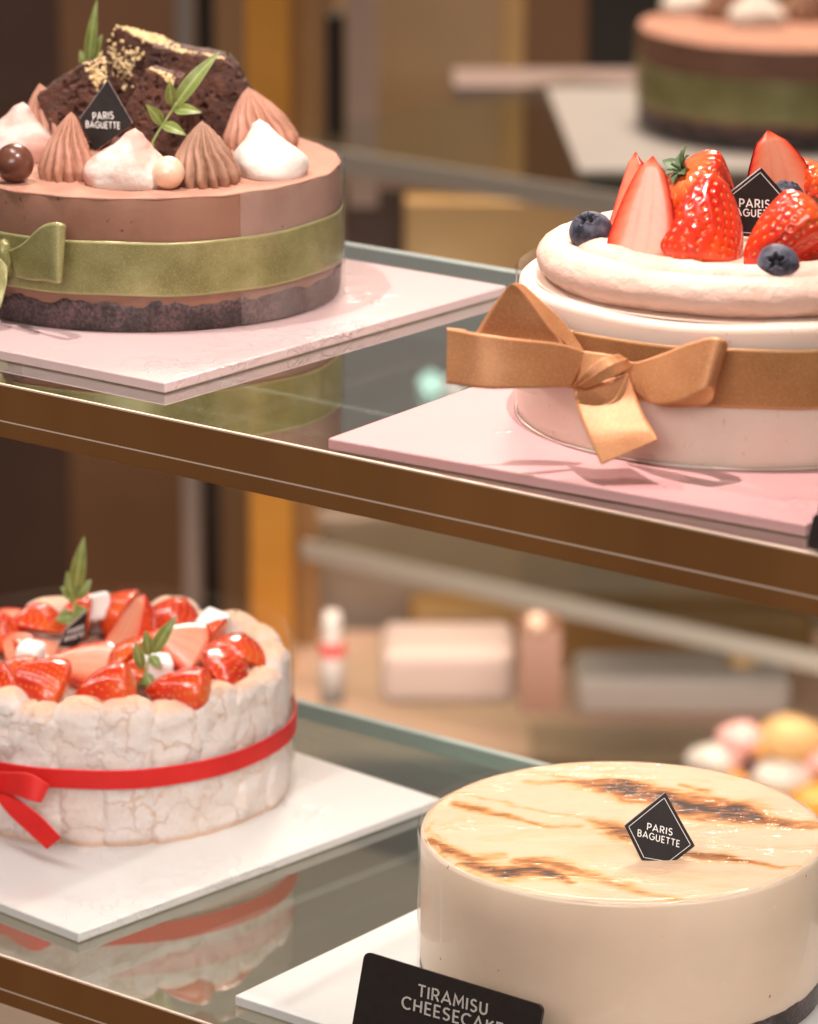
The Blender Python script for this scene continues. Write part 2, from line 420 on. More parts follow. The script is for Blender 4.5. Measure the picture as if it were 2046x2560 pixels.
def m_lady():
    t = NT('sugared_ladyfinger')
    oi = t.n('ShaderNodeObjectInfo'); off = t.n('ShaderNodeVectorMath', operation='SCALE'); off.inputs[0].default_value = (13, 7, 5)
    t.l(oi.outputs['Random'], off.inputs['Scale'])
    ad = t.n('ShaderNodeVectorMath', operation='ADD'); t.l(t.co(), ad.inputs[0]); t.l(off.outputs[0], ad.inputs[1])
    nz = t.n('ShaderNodeTexNoise'); nz.inputs['Scale'].default_value = 90; nz.inputs['Detail'].default_value = 4; t.l(ad.outputs[0], nz.inputs['Vector'])
    wv = t.n('ShaderNodeVectorMath', operation='SCALE'); wv.inputs['Scale'].default_value = .022; t.l(nz.outputs['Color'], wv.inputs[0])
    a2 = t.n('ShaderNodeVectorMath', operation='ADD'); t.l(ad.outputs[0], a2.inputs[0]); t.l(wv.outputs[0], a2.inputs[1])
    vo = t.n('ShaderNodeTexVoronoi', feature='DISTANCE_TO_EDGE'); vo.inputs['Scale'].default_value = 46; t.l(a2.outputs[0], vo.inputs['Vector'])
    crack = t.ramp(vo.outputs['Distance'], [(.0, .9), (.045, 0.0)])
    pt = t.ramp(t.noise(70, 5, .6, ad.outputs[0]), [(.45, 0.0), (.75, .55)])
    col = t.mix(pt, (.80, .72, .69), (.68, .49, .37)); 
    col = t.mix(t.ramp(t.noise(420, 4, .7, ad.outputs[0]), [(.45, 0.0), (.72, .45)]), col, (.66, .49, .40))
    cm = t.math('MULTIPLY', crack, t.ramp(t.noise(40, 3, .5, ad.outputs[0]), [(.38, 0.0), (.56, .80)]))
    col = t.mix(cm, col, (.62, .38, .24))
    toast = t.math('ADD', t.attr('toast'), t.math('MULTIPLY', t.noise(160, 4), .3))
    col = t.mix(t.ramp(toast, [(.35, 0.0), (1.0, .8)]), col, (.72, .43, .26))
    h = t.math('ADD', t.math('MULTIPLY', crack, -1.0), t.math('MULTIPLY', t.noise(350, 4), .6))
    t.pbsdf(col, .8, t.bump(h, .55, .0009), Subsurface_Weight=.15, Subsurface_Radius=SSR, Subsurface_Scale=.003); return t.m
M['lady'] = m_lady()
def m_berry(name, red1, red2, yellow):
    t = NT(name)
    col = t.ramp(t.noise(45, 3), [(.32, red1), (.55, red2), (.78, (.74, .13, .018))])
    col = t.mix(t.attr('pale'), col, yellow)
    col = t.mix(t.attr('seed'), col, (.62, .30, .07))
    t.pbsdf(col, .22, t.bump(t.noise(250, 3), .08, .0008), Subsurface_Weight=.12, Subsurface_Radius=(1, .12, .08), Subsurface_Scale=.002,
            Coat_Weight=.45, Coat_Roughness=.06); return t.m
M['berry'] = m_berry('strawberry_skin', (.48, .013, .004), (.64, .042, .008), (.78, .25, .07))
def m_cut():
    t = NT('strawberry_flesh')
    e = t.attr('rim')
    nz = t.math('MULTIPLY', t.math('SUBTRACT', t.noise(240, 4), .5), .28)
    f = t.math('ADD', e, nz, True)
    col = t.ramp(f, [(0, (.72, .29, .18)), (.36, (.70, .18, .09)), (.72, (.68, .085, .035)), (.95, (.52, .014, .008))])
    t.pbsdf(col, .28, t.bump(t.noise(260, 3), .16, .0006), Subsurface_Weight=.35, Subsurface_Radius=(1, .3, .2), Subsurface_Scale=.003, Coat_Weight=.3, Coat_Roughness=.10); return t.m
M['cut'] = m_cut()
def m_blue():
    t = NT('blueberry_skin')
    b = t.ramp(t.noise(160, 4), [(.38, (.010, .010, .020)), (.66, (.12, .125, .17))])
    col = t.mix(t.attr('dark'), b, (.006, .005, .008))
    t.pbsdf(col, .55, t.bump(t.noise(400, 3), .1, .0006), Specular_IOR_Level=.4); return t.m
M['blue'] = m_blue()
M['sugar_cube'] = simple('white_nougat', (.86, .83, .80), rough=.6, sss=.4, sscale=.004)
# background
M['wall_dark'] = simple('dark_walnut_panel', (.050, .022, .013), (.075, .034, .020), 5, .5)
M['wall_brown'] = simple('brown_panel', (.165, .078, .032), (.20, .095, .042), 5, .45)
M['wall_tan'] = simple('tan_panel', (.36, .24, .13), (.44, .29, .15), 4, .4)
M['wall_gold'] = simple('gold_panel', (.42, .255, .095), (.52, .32, .13), 6, .35, Metallic=.2)
M['black'] = simple('black_gap', (.012, .008, .006), rough=.5)
M['steel'] = simple('brushed_steel', (.30, .27, .26), rough=.35, Metallic=.6)
M['brass'] = simple('brushed_brass', (.70, .31, .045), (.78, .37, .065), 8, .35, Metallic=.4)
M['brass_pale'] = simple('pale_brass', (.42, .24, .10), rough=.35, Metallic=.3)
M['bronze'] = simple('dull_bronze', (.28, .16, .08), rough=.4, Metallic=.3)
M['shelf_grey'] = simple('grey_shelf_edge', (.50, .46, .40), rough=.4)
M['rose_box'] = simple('rose_card', (.46, .34, .29), rough=.5)
M['pale_box'] = simple('pale_card', (.56, .49, .45), rough=.5)
M['salmon'] = simple('salmon_card', (.56, .36, .26), rough=.5)
M['caramel_box'] = simple('caramel_card', (.30, .15, .045), rough=.5)
M['choc_box'] = simple('chocolate_card', (.19, .085, .05), rough=.5)
M['case_floor'] = simple('case_floor_laminate', (.22, .155, .11), (.27, .19, .135), 3, .4)
M['orange'] = simple('orange_jelly', (.85, .33, .02), (.90, .45, .06), 60, .25, Coat_Weight=.5)
M['pink_icing'] = simple('pink_icing', (.85, .45, .42), rough=.5)
M['plum'] = simple('dark_berry', (.10, .035, .05), rough=.4)
M['biscuit'] = simple('golden_biscuit', (.70, .42, .18), rough=.6)
M['taupe'] = simple('taupe_panel', (.46, .35, .27), (.54, .42, .33), 4, .5)
M['dusk_board'] = simple('dusky_board', (.27, .20, .18), rough=.5)
M['redcard'] = simple('red_card', (.50, .045, .035), rough=.5)

# ------------------------------------------------------------------ lettering (own stroke alphabet)
def arc(cx, cy, rx, ry, a0, a1, n=12):
    return [(cx + rx * math.cos(math.radians(a)), cy + ry * math.sin(math.radians(a))) for a in np.linspace(a0, a1, n)]
GL = {
 'P': (.62, [[(.08, 0), (.08, 1), (.34, 1)] + arc(.34, .72, .26, .28, 80, -80) + [(.34, .44), (.08, .44)]]),
 'A': (.86, [[(.03, 0), (.43, 1), (.83, 0)], [(.2, .3), (.66, .3)]]),
 'R': (.68, [[(.08, 0), (.08, 1), (.34, 1)] + arc(.34, .73, .26, .27, 80, -80) + [(.34, .46), (.08, .46)], [(.34, .46), (.62, 0)]]),
 'I': (.16, [[(.08, 0), (.08, 1)]]),
 'S': (.62, [arc(.32, .75, .23, .25, 35, 235, 12) + arc(.3, .25, .25, .25, 70, -150, 14)]),
 'B': (.66, [[(.08, 0), (.08, 1), (.34, 1)] + arc(.34, .76, .22, .24, 80, -80) + [(.34, .52), (.08, .52)], [(.3, .52), (.36, .52)] + arc(.36, .26, .25, .26, 80, -80) + [(.36, 0), (.08, 0)]]),
 'G': (.86, [arc(.46, .5, .42, .5, 45, 360, 24) + [(.5, .5)]]),
 'U': (.72, [[(.08, 1), (.08, .34)] + arc(.36, .3, .28, .3, 180, 360, 12) + [(.64, .34), (.64, 1)]]),
 'E': (.56, [[(.54, 1), (.08, 1), (.08, 0), (.54, 0)], [(.08, .5), (.48, .5)]]),
 'T': (.64, [[(0, 1), (.64, 1)], [(.32, 1), (.32, 0)]]),
 'M': (.92, [[(.06, 0), (.12, 1), (.46, .3), (.8, 1), (.86, 0)]]),
 'C': (.76, [arc(.44, .5, .4, .5, 48, 312, 22)]),
 'H': (.72, [[(.08, 0), (.08, 1)], [(.64, 0), (.64, 1)], [(.08, .5), (.64, .5)]]),
 'K': (.66, [[(.08, 0), (.08, 1)], [(.6, 1), (.1, .46)], [(.24, .58), (.62, 0)]]),
}
def strip2d(pts, w):
    P = np.asarray(pts, float); T = np.diff(P, axis=0); T /= np.linalg.norm(T, axis=1)[:, None] + 1e-9
    Nn = np.stack([-T[:, 1], T[:, 0]], 1); L = []; Rr = []
    for i in range(len(P)):
        if i == 0: n = Nn[0]; k = 1
        elif i == len(P) - 1: n = Nn[-1]; k = 1
        else:
            n = Nn[i - 1] + Nn[i]; n /= np.linalg.norm(n) + 1e-9; k = min(1 / max(n @ Nn[i], .35), 2.2)
        L.append(P[i] + n * w * k / 2); Rr.append(P[i] - n * w * k / 2)
    return np.array(L), np.array(Rr)
def text_mesh(mb, s, x0, x1, mapf, nrm, w=.15, gap=.22):
    """letters of s spread between u=x0 and u=x1 (v 0..1) through mapf(u, v) -> world, raised along nrm"""
    tot = sum(GL[c][0] for c in s) + gap * (len(s) - 1); k = (x1 - x0) / tot; x = 0; lift = 0
    for c in s:
        for st in GL[c][1]:
            lift = (lift + 1) % 5
            L, Rr = strip2d(st, w); n = len(L)
            q = lambda A: np.array([mapf(x0 + (x + a[0]) * k, a[1]) for a in A]) + np.asarray(nrm) * (.00012 + .00002 * lift)
            V = np.vstack([q(L), q(Rr)]); V = np.vstack([V, V - np.asarray(nrm) * .0002])
            F = [(i, i + 1, n + i + 1, n + i) for i in range(n - 1)]
            F += [(2 * n + i, i, i + 1, 2 * n + i + 1)[::-1] for i in range(n - 1)] + [(3 * n + i, n + i, n + i + 1, 3 * n + i + 1) for i in range(n - 1)]
            F += [(0, n, 3 * n, 2 * n), (n - 1, 2 * n - 1, 4 * n - 1, 3 * n - 1)]
            mb.add(V, F)
        x += GL[c][0] + gap
def plaque(name, label, cat, base, nrm, poly, lines, thick=.0016, border=None, edge=True, group=None, mat='plaque', pm='print', letter_w=.15):
    """a flat plate: poly of pixels on the plane (base, nrm); lines = (text, origin px, end-of-line px, up px vector)"""
    nrm = unit(nrm); base = np.asarray(base, float)
    if nrm @ FH > 0: nrm = -nrm
    Pw = [onpl(x, y, base, nrm) for x, y in poly]
    t = thing(name, label, cat, np.min(Pw, axis=0), group)
    V, F = prism(Pw, -nrm * thick)
    mi = [0, 0] + [1] * len(poly)
    o = mk('plate', V, F, M[mat], t, False, mats=([M['plaque_edge' if edge else mat]], mi)); fixn(o); bev(o, .0003, 1)
    mb = MB()
    for s, o0, o1, up in lines:
        o0, o1, up = map(lambda q: np.asarray(q, float), (o0, o1, up))
        f = lambda u, v: onpl(*(o0 + (o1 - o0) * u + up * v), base, nrm)
        text_mesh(mb, s, 0, 1, f, nrm, letter_w)
    if border:
        C = np.mean(np.array(poly, float), axis=0); Q = [tuple(C + (np.array(p) - C) * border[0]) for p in poly]
        Q = Q if border[1] else Q
        n = len(Q)
        for i in range(n):
            a, b = np.array(Q[i]), np.array(Q[(i + 1) % n]); d = unit(b - a); e = np.array([-d[1], d[0]]) * .55
            a2, b2 = a + d * 0, b - d * 1.2
            pts = [onpl(*p, base, nrm) + nrm * .00012 for p in (a2 - e, b2 - e, b2 + e, a2 + e)]
            V, F = prism(pts, -nrm * .0002); mb.add(V, F)
    if mb.n:
        V, F = mb.get(); mk('lettering', V, F, M[pm], t, False)
    return t

# ================================================================== the setting
SX0, SX1 = -2.05, -0.35
def shelf(z, label, y1):
    t = thing('glass_shelf', label, 'shelf', (-1.0, FRONT, z - .022), 'glass shelves of the cake case')
    boxobj('glass_panel', (SX0, FRONT + .0016, z - .008), (SX1, y1, z), M['glass'], t)
    boxobj('rear_edge', (SX0, y1 + .0002, z - .0085), (SX1, y1 + .004, z + .0004), M['glass_edge'], t)
    f = boxobj('front_trim', (SX0, FRONT, z - .0144), (SX1, FRONT + .0014, z + .0002), M['fascia'], t)
    boxobj('light_housing', (SX0, FRONT + .0004, z - .0222), (SX1, FRONT + .014, z - .0153), M['fascia'], t, .0008)
    boxobj('highlight_line', (SX0, FRONT - .0002, z - .01515), (SX1, FRONT + .0012, z - .01455), M['highlight'], t)
    boxobj('top_highlight', (SX0, FRONT - .0003, z + .0003), (SX1, FRONT + .0012, z + .0010), M['highlight'], t)
    return t
shelf(ZU, 'upper clear glass shelf with brown metal front rail', 1.405)
shelf(ZL, 'lower clear glass shelf with brown metal front rail', 1.44)

def floor_plane(name, z, x0, x1, y0, y1, mat):
    return tag(mk(name, [(x0, y0, z), (x1, y0, z), (x1, y1, z), (x0, y1, z)], [(0, 1, 2, 3)], mat, smooth=False), kind='structure')
floor_plane('floor', 0.0, -6, 4, -2, 7, M['case_floor'])

def board(name, label, cx, cy, z, sx, sy, rot, mat, group='square cake boards'):
    b = MB(); b.box((-sx / 2, -sy / 2, .0004), (sx / 2, sy / 2, .0049)); V, F = b.get()
    o = mk(name, V, F, M[mat], smooth=False); o.location = (cx, cy, z); o.rotation_euler.z = math.radians(rot); bev(o, .0007, 2)
    return tag(o, label, 'cake board', group)
BT = .0049
board('cake_board', 'pale pink square board under the chocolate cake with green ribbon', -1.1305, 1.2460, ZU, .233, .233, 0, 'board_blush')
board('cake_board', 'pink square board under the strawberry cream cake with copper bow', -.8085, 1.2240, ZU, .2100, .2300, 3.5, 'board_pink')
board('cake_board', 'white square board under the ladyfinger cake with red ribbon', -1.1760, 1.2560, ZL, .233, .233, -5, 'board_white')
board('cake_board', 'white square board under the caramel swirled cheesecake', -.8560, 1.2370, ZL, .2330, .2330, 0, 'board_white')

# ================================================================== toppings helpers
def dollop(c, r, h, mat, parent, lean=(0, 0, 0), seed=0, fold=.5):
    n = 48; k = 30; pr = []
    for i in range(k):
        t = i / (k - 1)
        prof = float(np.interp(t, [0, .06, .16, .3, .42, .54, .66, .78, .88, .95, 1], [.90, .98, 1, .94, .81, .63, .46, .33, .24, .17, 0]))
        prof = .5 * prof + .5 * float(np.interp(min(t + .05, 1), [0, .06, .16, .3, .42, .54, .66, .78, .88, .95, 1], [.90, .98, 1, .94, .81, .63, .46, .33, .24, .17, 0]))
        pr.append((r * 1.04 * prof + 1e-5, h * (t ** .86)))
    def f(R, Z, th, t):
        R = R * (1 + .07 * np.sin(2 * th + seed) + .05 * np.sin(3 * th + 2 * seed + 6 * t)) + .035 * r * np.sin(9 * t + th + seed) * (1 - t) * fold
        return R, Z + 0 * th
    V, F = lathe(pr, n, (0, 0, 0), f)
    t = V[:, 2] / h
    V = V + np.outer(t ** 2, np.asarray(lean)) + fbm(V * 90 + seed, 3)[:, None] * unit([0, 0, 1]) * .0012 * np.sin(np.clip(t, 0, 1) * PI)[:, None]
    V += ((fbm(V * 220 + seed * 3, 4) + .16 * np.sin(V[:, 2] * 1100 + 3 * fbm(V * 60, 2))) * .0007)[:, None] * np.stack([V[:, 0], V[:, 1], 0 * t], -1) / (np.hypot(V[:, 0], V[:, 1]) + 1e-5)[:, None]
    return mk('cream_dollop', V + np.asarray(c), F, mat, parent)
def fluted(c, r, h, mat, parent, n=12, twist=.5, lean=(0, 0, 0), seed=0.):
    k = 40; m = 168; pr = []
    for i in range(k):
        t = i / (k - 1)
        p = (1 - t ** 1.75) ** .95 * (1 - .10 * math.sin(PI * t)) * min(1, (1 - t) / .04) ** .5
        if t < .22: p *= .80 + .20 * math.sin(t / .22 * PI / 2)
        pr.append((r * p + 1e-5, h * t))
    def f(R, Z, th, t):
        a = np.abs(np.sin(n / 2 * (th + seed + twist * t + .03 * np.sin(14 * t))))
        g = 1 - .33 * (1 - a) ** 1.15 * (1 - .3 * t)
        wob = 1 + .04 * np.sin(2 * th + seed * 5) + .02 * np.sin(5 * th + seed)
        return R * g * wob, Z - .0012 * (1 - t) ** 6 * a + 0 * th
    V, F = lathe(pr, m, (0, 0, 0), f)
    t = V[:, 2] / h
    V = V + np.outer(t ** 2, np.asarray(lean)) + (fbm(V * 700, 2) * .00025)[:, None]
    return mk('fluted_dollop', V + np.asarray(c), F, mat, parent)
def leaf_mesh(base, tip, w, n, fold=.25, curl=.08):
    base, tip = np.asarray(base), np.asarray(tip); d = tip - base; L = np.linalg.norm(d); d = d / L
    n = unit(np.asarray(n) - (np.asarray(n) @ d) * d); s = np.cross(d, n); V = []; nu = 14; nv = 7
    for i in range(nu):
        t = i / (nu - 1); ww = w * (math.sin(PI * t ** .8)) ** .85 * (1 - .25 * t) + 1e-5
        for j in range(nv):
            u = (j / (nv - 1) - .5) * 2
            V.append(base + d * (L * t) + s * (u * ww / 2) + n * (fold * abs(u) * ww / 2 + curl * L * math.sin(PI * t)))
    V = np.array(V); F = gridf(nu, nv)
    V2 = V - n * .00025; k = len(V)
    F = F + [tuple(reversed([q + k for q in f])) for f in gridf(nu, nv)]
    return np.vstack([V, V2]), F
def sprig(label, base, stem_px, leaves, group=None, scale=1.0):
    """stem_px: pixels of the stem on the vertical plane through base; leaves: (px base, px tip, width m, tilt)"""
    base = np.asarray(base, float)
    P = [onv(x, y, base) for x, y in stem_px]
    t = thing('leaf_sprig', label, 'leaf sprig', P[0], group)
    V, F = tube(catmull(P, 5), .00045 * scale, 8); mk('stem', V, F, M['leaf_pale'], t)
    for a, b, w, tl in leaves:
        A, B = onv(*a, base), onv(*b, base) - FH * tl
        V, F = leaf_mesh(A, B, w, -FH * .8 + UP * .55)
        mk('leaf', V, F, M['leaf'], t, attrs={'rib': np.tile(np.abs(np.linspace(-1, 1, 7)), len(V) // 7)})
    return t
def ribbon_strip(name, pairs, mat, parent, n=10, thick=.00016, nw=17, notch=None):
    """pairs: ((x,y,D),(x,y,D)) pixel+depth of both edges along the ribbon"""
    A = catmull([onD(*p[0]) for p in pairs], n); B = catmull([onD(*p[1]) for p in pairs], n)
    m = len(A); V = np.stack([A + (B - A) * k / (nw - 1) for k in range(nw)], 1)   # m x nw
    G = V.reshape(-1, 3)
    tu = np.gradient(V, axis=0); tv = np.gradient(V, axis=1); N = np.cross(tu, tv); N /= np.linalg.norm(N, axis=-1)[..., None] + 1e-12
    G2 = (V + N * thick).reshape(-1, 3); k = len(G); F = gridf(m, nw)
    F2 = [tuple(reversed([q + k for q in f])) for f in F]
    E = [i * nw for i in range(m)] ; E += [(m - 1) * nw + j for j in range(1, nw)]; E += [i * nw + nw - 1 for i in range(m - 2, -1, -1)]; E += list(range(nw - 2, 0, -1))
    F3 = [(E[i], E[(i + 1) % len(E)], E[(i + 1) % len(E)] + k, E[i] + k) for i in range(len(E))]
    hem = np.tile(np.abs(np.linspace(-1, 1, nw)), m)
    o = mk(name, np.vstack([G, G2]), F + F2 + F3, mat, parent, attrs={'hem': np.concatenate([hem, hem])}); return fixn(o)
def band(name, c, r, z0, z1, mat, parent, a0=0, a1=2 * PI, n=160, wav=.0003):
    th = np.linspace(a0, a1, n, endpoint=abs(a1 - a0) < 2 * PI - 1e-6); full = abs(a1 - a0) > 2 * PI - 1e-6
    hz = [0, .012, .05, .1, .3, .5, .7, .9, .95, .988, 1]
    prof = [(r + .0002 - (.0006 if q in (0, 1) else 0), z0 + (z1 - z0) * q) for q in hz]
    V = []
    for t in th:
        w = wav * math.sin(5 * t + 1) + wav * .6 * math.sin(11 * t)
        for q, z in prof: V.append((c[0] + q * math.cos(t), c[1] + q * math.sin(t), c[2] + z + w))
    return mk(name, V, gridf(len(th), len(prof), full, False), mat, parent, attrs={'hem': np.tile([abs(q * 2 - 1) for q in hz], len(th))})
def collar(c, r, h, parent, n=160):
    th = np.linspace(0, 2 * PI, n, endpoint=False)
    w = 1 + .0012 * np.sin(7 * th) + .0008 * np.sin(13 * th + 1)
    V = []
    for z in np.linspace(0, h, 8):
        for t, k in zip(th, w): V.append((c[0] + r * k * math.cos(t), c[1] + r * k * math.sin(t), c[2] + z + .0003))
    return mk('clear_collar', V, gridf(8, n, False, True), M['film'], parent)

# ------------------------------------------------------------------ strawberries
def berry_prof(t):
    sh = np.sqrt(np.clip(1 - (1 - np.clip(t / .22, 0, 1)) ** 2, 0, 1))
    return sh * (1 - .92 * np.clip(t, 0, 1) ** 1.9) ** .8 * np.sqrt(np.clip((1.0001 - t) / .12, 0, 1)) ** (np.where(t > .88, 1, 0))
def berry_mesh(L, R, half=False, nu=90, nv=150, rows=11, seeds=True, sd=0):
    t = np.linspace(.0015, .9995, nu); th = np.linspace(0, PI, nv) if half else np.linspace(0, 2 * PI, nv, endpoint=False)
    r = berry_prof(t) * R
    T, A = np.meshgrid(t, th, indexing='ij'); Rr = r[:, None] * (1 + .04 * np.sin(2 * A + sd) + .03 * np.sin(3 * A + 2 * sd)); Z = T * L
    seed = np.zeros_like(T); dep = np.zeros_like(T)
    if seeds:
        for k in range(rows):
            tk = .09 + .86 * k / (rows - 1) * .98; rk = berry_prof(np.array([tk]))[0] * R
            m = max(4, int(2 * PI * rk / (.0045 if R > .012 else .0042)))
            for q in range(m):
                a = 2 * PI * (q + .5 * (k % 2)) / m + .12 * math.sin(7.1 * q + k) + sd
                a %= 2 * PI
                if half and a > PI: continue
                da = np.abs(A - a); da = np.minimum(da, 2 * PI - da)
                dx = da * Rr; dz = (T - tk - .006 * math.sin(3.3 * q + 2 * k)) * L
                d2 = (dx / .00068) ** 2 + (dz / .00085) ** 2
                dep += np.exp(-d2 * .5) * .00075
                seed = np.maximum(seed, np.clip(1.4 - (dx / .00036) ** 2 - (dz / .00062) ** 2, 0, 1))
        dep -= np.clip(seed, 0, 1) * .00022
    if nu < 90: dep = dep * .25
    Rr = np.maximum(Rr - dep, 1e-5)
    V = np.stack([Rr * np.cos(A), Rr * np.sin(A), Z], -1).reshape(-1, 3)
    bend = .05 * L * np.sin(PI * T).reshape(-1); V[:, 0] += bend * math.sin(sd)
    pale = np.clip((.13 - T) / .13, 0, 1) ** 1.3 * .6
    return V, gridf(nu, nv, False, not half), {'seed': seed.reshape(-1), 'pale': pale.reshape(-1)}, (t, r, bend.reshape(nu, -1)[:, 0] * math.sin(sd))
def frame(o, base, tip, face):
    z = unit(np.asarray(tip) - np.asarray(base)); f = np.asarray(face, float); y = -unit(f - (f @ z) * z); x = np.cross(y, z)
    o.matrix_world = Matrix(((x[0], y[0], z[0], base[0]), (x[1], y[1], z[1], base[1]), (x[2], y[2], z[2], base[2]), (0, 0, 0, 1)))
def strawberry(name, label, base, tip, R, half=False, face=None, calyx=False, group=None, sd=0, lo=False):
    base, tip = np.asarray(base, float), np.asarray(tip, float); L = np.linalg.norm(tip - base)
    t = bpy.data.objects.new(name, None); COL.objects.link(t); tag(t, label, 'strawberry', group); t.empty_display_size = .01
    nu, nv = (84, 140) if lo else (96, 160)
    V, F, at, (tt, r, bd) = berry_mesh(L, R, half, nu, nv if not half else nv // 2 + 20, sd=sd)
    fixn(mk('skin', V, F, M['berry'], t, attrs=at))
    if half:
        nx = 41; u = np.linspace(-1, 1, nx); Vc = []; rim = []
        for i in range(len(tt)):
            for q in u:
                e = abs(q); z = tt[i] * L
                ez = min(tt[i] / .10, 1) * min((1 - tt[i]) / .10, 1)
                rr = max(e ** 3.4, 1 - ez)
                core = math.exp(-((e - .22) / .06) ** 2) * .22 * (1 - abs(tt[i] - .45) * 1.6) if abs(tt[i] - .45) < .6 else 0
                rim.append(min(1, rr + max(0, core) + .10 * (1 - abs(math.sin(26 * tt[i] + 5 * e))) * e))
                Vc.append((q * r[i] * (1.0) + bd[i], -.0011 * (1 - e ** 4) * ez - .0001, z))
        fixn(mk('cut_face', Vc, gridf(len(tt), nx), M['cut'], t, attrs={'rim': rim}))
    if calyx:
        V2, F2 = [], []
        mb = MB(); ns = 7
        for k in range(ns):
            a = 2 * PI * k / ns + sd; d = np.array([math.cos(a), math.sin(a), 0])
            V3, F3 = leaf_mesh(d * .0012 + [0, 0, -.0002], d * R * .50 + [0, 0, -.003 + .003 * math.sin(5 * k)], .0055, [0, 0, -1], .2, .12); mb.add(V3, F3)
        V3, F3 = tube([(0, 0, .0005), (.0003, 0, -.002), (.001, .0004, -.005)], .0009, 8); mb.add(V3, F3)
        V3, F3 = mb.get(); mk('calyx', V3, F3, M['calyx'], t)
    frame(t, base, tip, -FH if face is None else face)
    return t
def blueberry(label, c, R, ax, group):
    ph = np.linspace(1e-3, PI - 1e-3, 60); th = np.linspace(0, 2 * PI, 90, endpoint=False); P_, T_ = np.meshgrid(ph, th, indexing='ij')
    star = .30 + .10 * np.cos(5 * T_)
    rr = np.ones_like(P_) - .30 * sstep(star + .12, star - .10, P_) + .06 * np.exp(-((P_ - star - .10) / .07) ** 2) * (1 + .5 * np.cos(5 * T_ + 2.5))
    rr = rr * (1 + .02 * np.sin(3 * T_) * np.sin(P_))
    sq = np.where(True, .86, 1)
    V = np.stack([R * rr * np.sin(P_) * np.cos(T_), R * rr * np.sin(P_) * np.sin(T_), R * sq * rr * np.cos(P_)], -1).reshape(-1, 3)
    dark = sstep(star + .08, star - .05, P_).reshape(-1)
    o = mk('blueberry', V, gridf(60, 90, False, True), M['blue'], attrs={'dark': dark}); fixn(o)
    frame(o, c, np.asarray(c) + np.asarray(ax), RT)
    return tag(o, label, 'blueberry', group)

# ================================================================== chocolate cake
CC = np.array([-1.1359, 1.2555, ZU + BT]); RC = .0866; HC = .0590
zt = CC[2] + HC
def ragged(c, r, z0, h, amp, n=240):
    return None
def choc_cake(c, label, full=True):
    t = thing('chocolate_cake', label, 'cake', c, None)
    prof = [(1e-4, HC - .0052), (.02, HC - .0052), (RC - .004, HC - .0052), (RC - .0015, HC - .0055), (RC, HC - .007), (RC, .012), (RC - .001, .0115), (1e-4, .0115)]
    # mousse drum with a slightly uneven lip
    k = 200; th = np.linspace(0, 2 * PI, k, endpoint=False)
    V, F = lathe([(RC - .0004, .011), (RC, .013), (RC, .03), (RC, .045), (RC, HC - .0015), (RC - .0003, HC - .0006)], k, c)
    mk('mousse', V, F, M['mousse'], t)
    def ftop(R, Z, th, tt):
        e = R / RC
        z = Z + .0005 * fbm(np.stack([R * np.cos(th) * 60, R * np.sin(th) * 60, 0 * R], -1), 3) + sstep(.96, 1.0, e) * .00025 * np.sin(9 * th + 3 * np.sin(2 * th))
        return R * (1 + .004 * sstep(.97, 1., e) * np.sin(23 * th + np.sin(5 * th))), z
    V, F = lathe([(RC - .0003, HC - .0008), (RC + .0002, HC - .0002), (RC - .0006, HC + .0002)] + [(RC * q, HC) for q in (.97, .94, .9, .8, .6, .4, .2, .001)], k, c, ftop)
    fixn(mk('cocoa_top', V, F, M['cocoa_top'], t))
    def fs(R, Z, th, tt):
        nz = fbm(np.stack([np.cos(th) * 22 + 0 * R, np.sin(th) * 22 + 0 * R, Z * 300], -1), 4)
        return R + .0004 * nz, Z + np.where(tt > .5, 1, 0) * .0042 * fbm(np.stack([np.cos(th) * 17 + 0 * R, np.sin(th) * 14 + 0 * R, 0 * R], -1), 5)
    V, F = lathe([(RC - .002, 0), (RC - .0006, .0006), (RC - .0002, .003), (RC + .0001, .006), (RC + .0003, .010), (RC + .0004, .0125), (RC - .003, .0135)], 320, c, fs)
    mk('sponge_base', V, F, M['sponge'], t)
    band('ribbon', c, RC + .0012, .0162, .0400, M['olive'], t)
    collar(c, RC + .0024, HC + .0006, t)
    return t
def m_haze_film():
    t = NT('sheen_film'); tr = t.n('ShaderNodeBsdfTransparent'); d = t.n('ShaderNodeBsdfDiffuse'); d.inputs[0].default_value = (.75, .62, .56, 1)
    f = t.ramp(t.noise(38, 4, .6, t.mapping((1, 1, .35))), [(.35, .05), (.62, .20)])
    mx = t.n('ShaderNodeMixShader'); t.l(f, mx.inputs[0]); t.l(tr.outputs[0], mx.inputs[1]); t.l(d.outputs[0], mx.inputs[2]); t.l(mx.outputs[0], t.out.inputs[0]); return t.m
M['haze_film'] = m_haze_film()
choc = choc_cake(CC, 'round chocolate mousse cake topped with brownie chunks and tied with green satin ribbon')
def topbase(x, y): return onz(x, y, zt)
PX = depth(CC) / (FPX / S)      # metres per displayed pixel at the cake
def D_at(x, yb, rpx): # centre of a dollop whose front edge touches (x, yb)
    q = topbase(x, yb); return q + FH * rpx * PX * .97
dollop(D_at(262, 402, 78), 80 * PX, .0245, M['cream_pink'], choc, RT * .004, 1.0)
dollop(D_at(566, 379, 76), 78 * PX, .0240, M['cream'], choc, RT * -.0045, 2.2)
dollop(D_at(28, 345, 80), 84 * PX, .0250, M['cream_pink'], choc, RT * .003, 3.1)
fluted(D_at(135, 386, 60), 66 * PX, .0295, M['choc_cream'], choc, 13, .35, RT * .003, .4)
fluted(D_at(428, 399, 78), 82 * PX, .0270, M['choc_cream_dark'], choc, 15, .45, RT * -.001, 1.1)
fluted(D_at(548, 322, 86), 94 * PX, .0270, M['choc_cream'], choc, 15, .4, RT * -.006, 2.0)
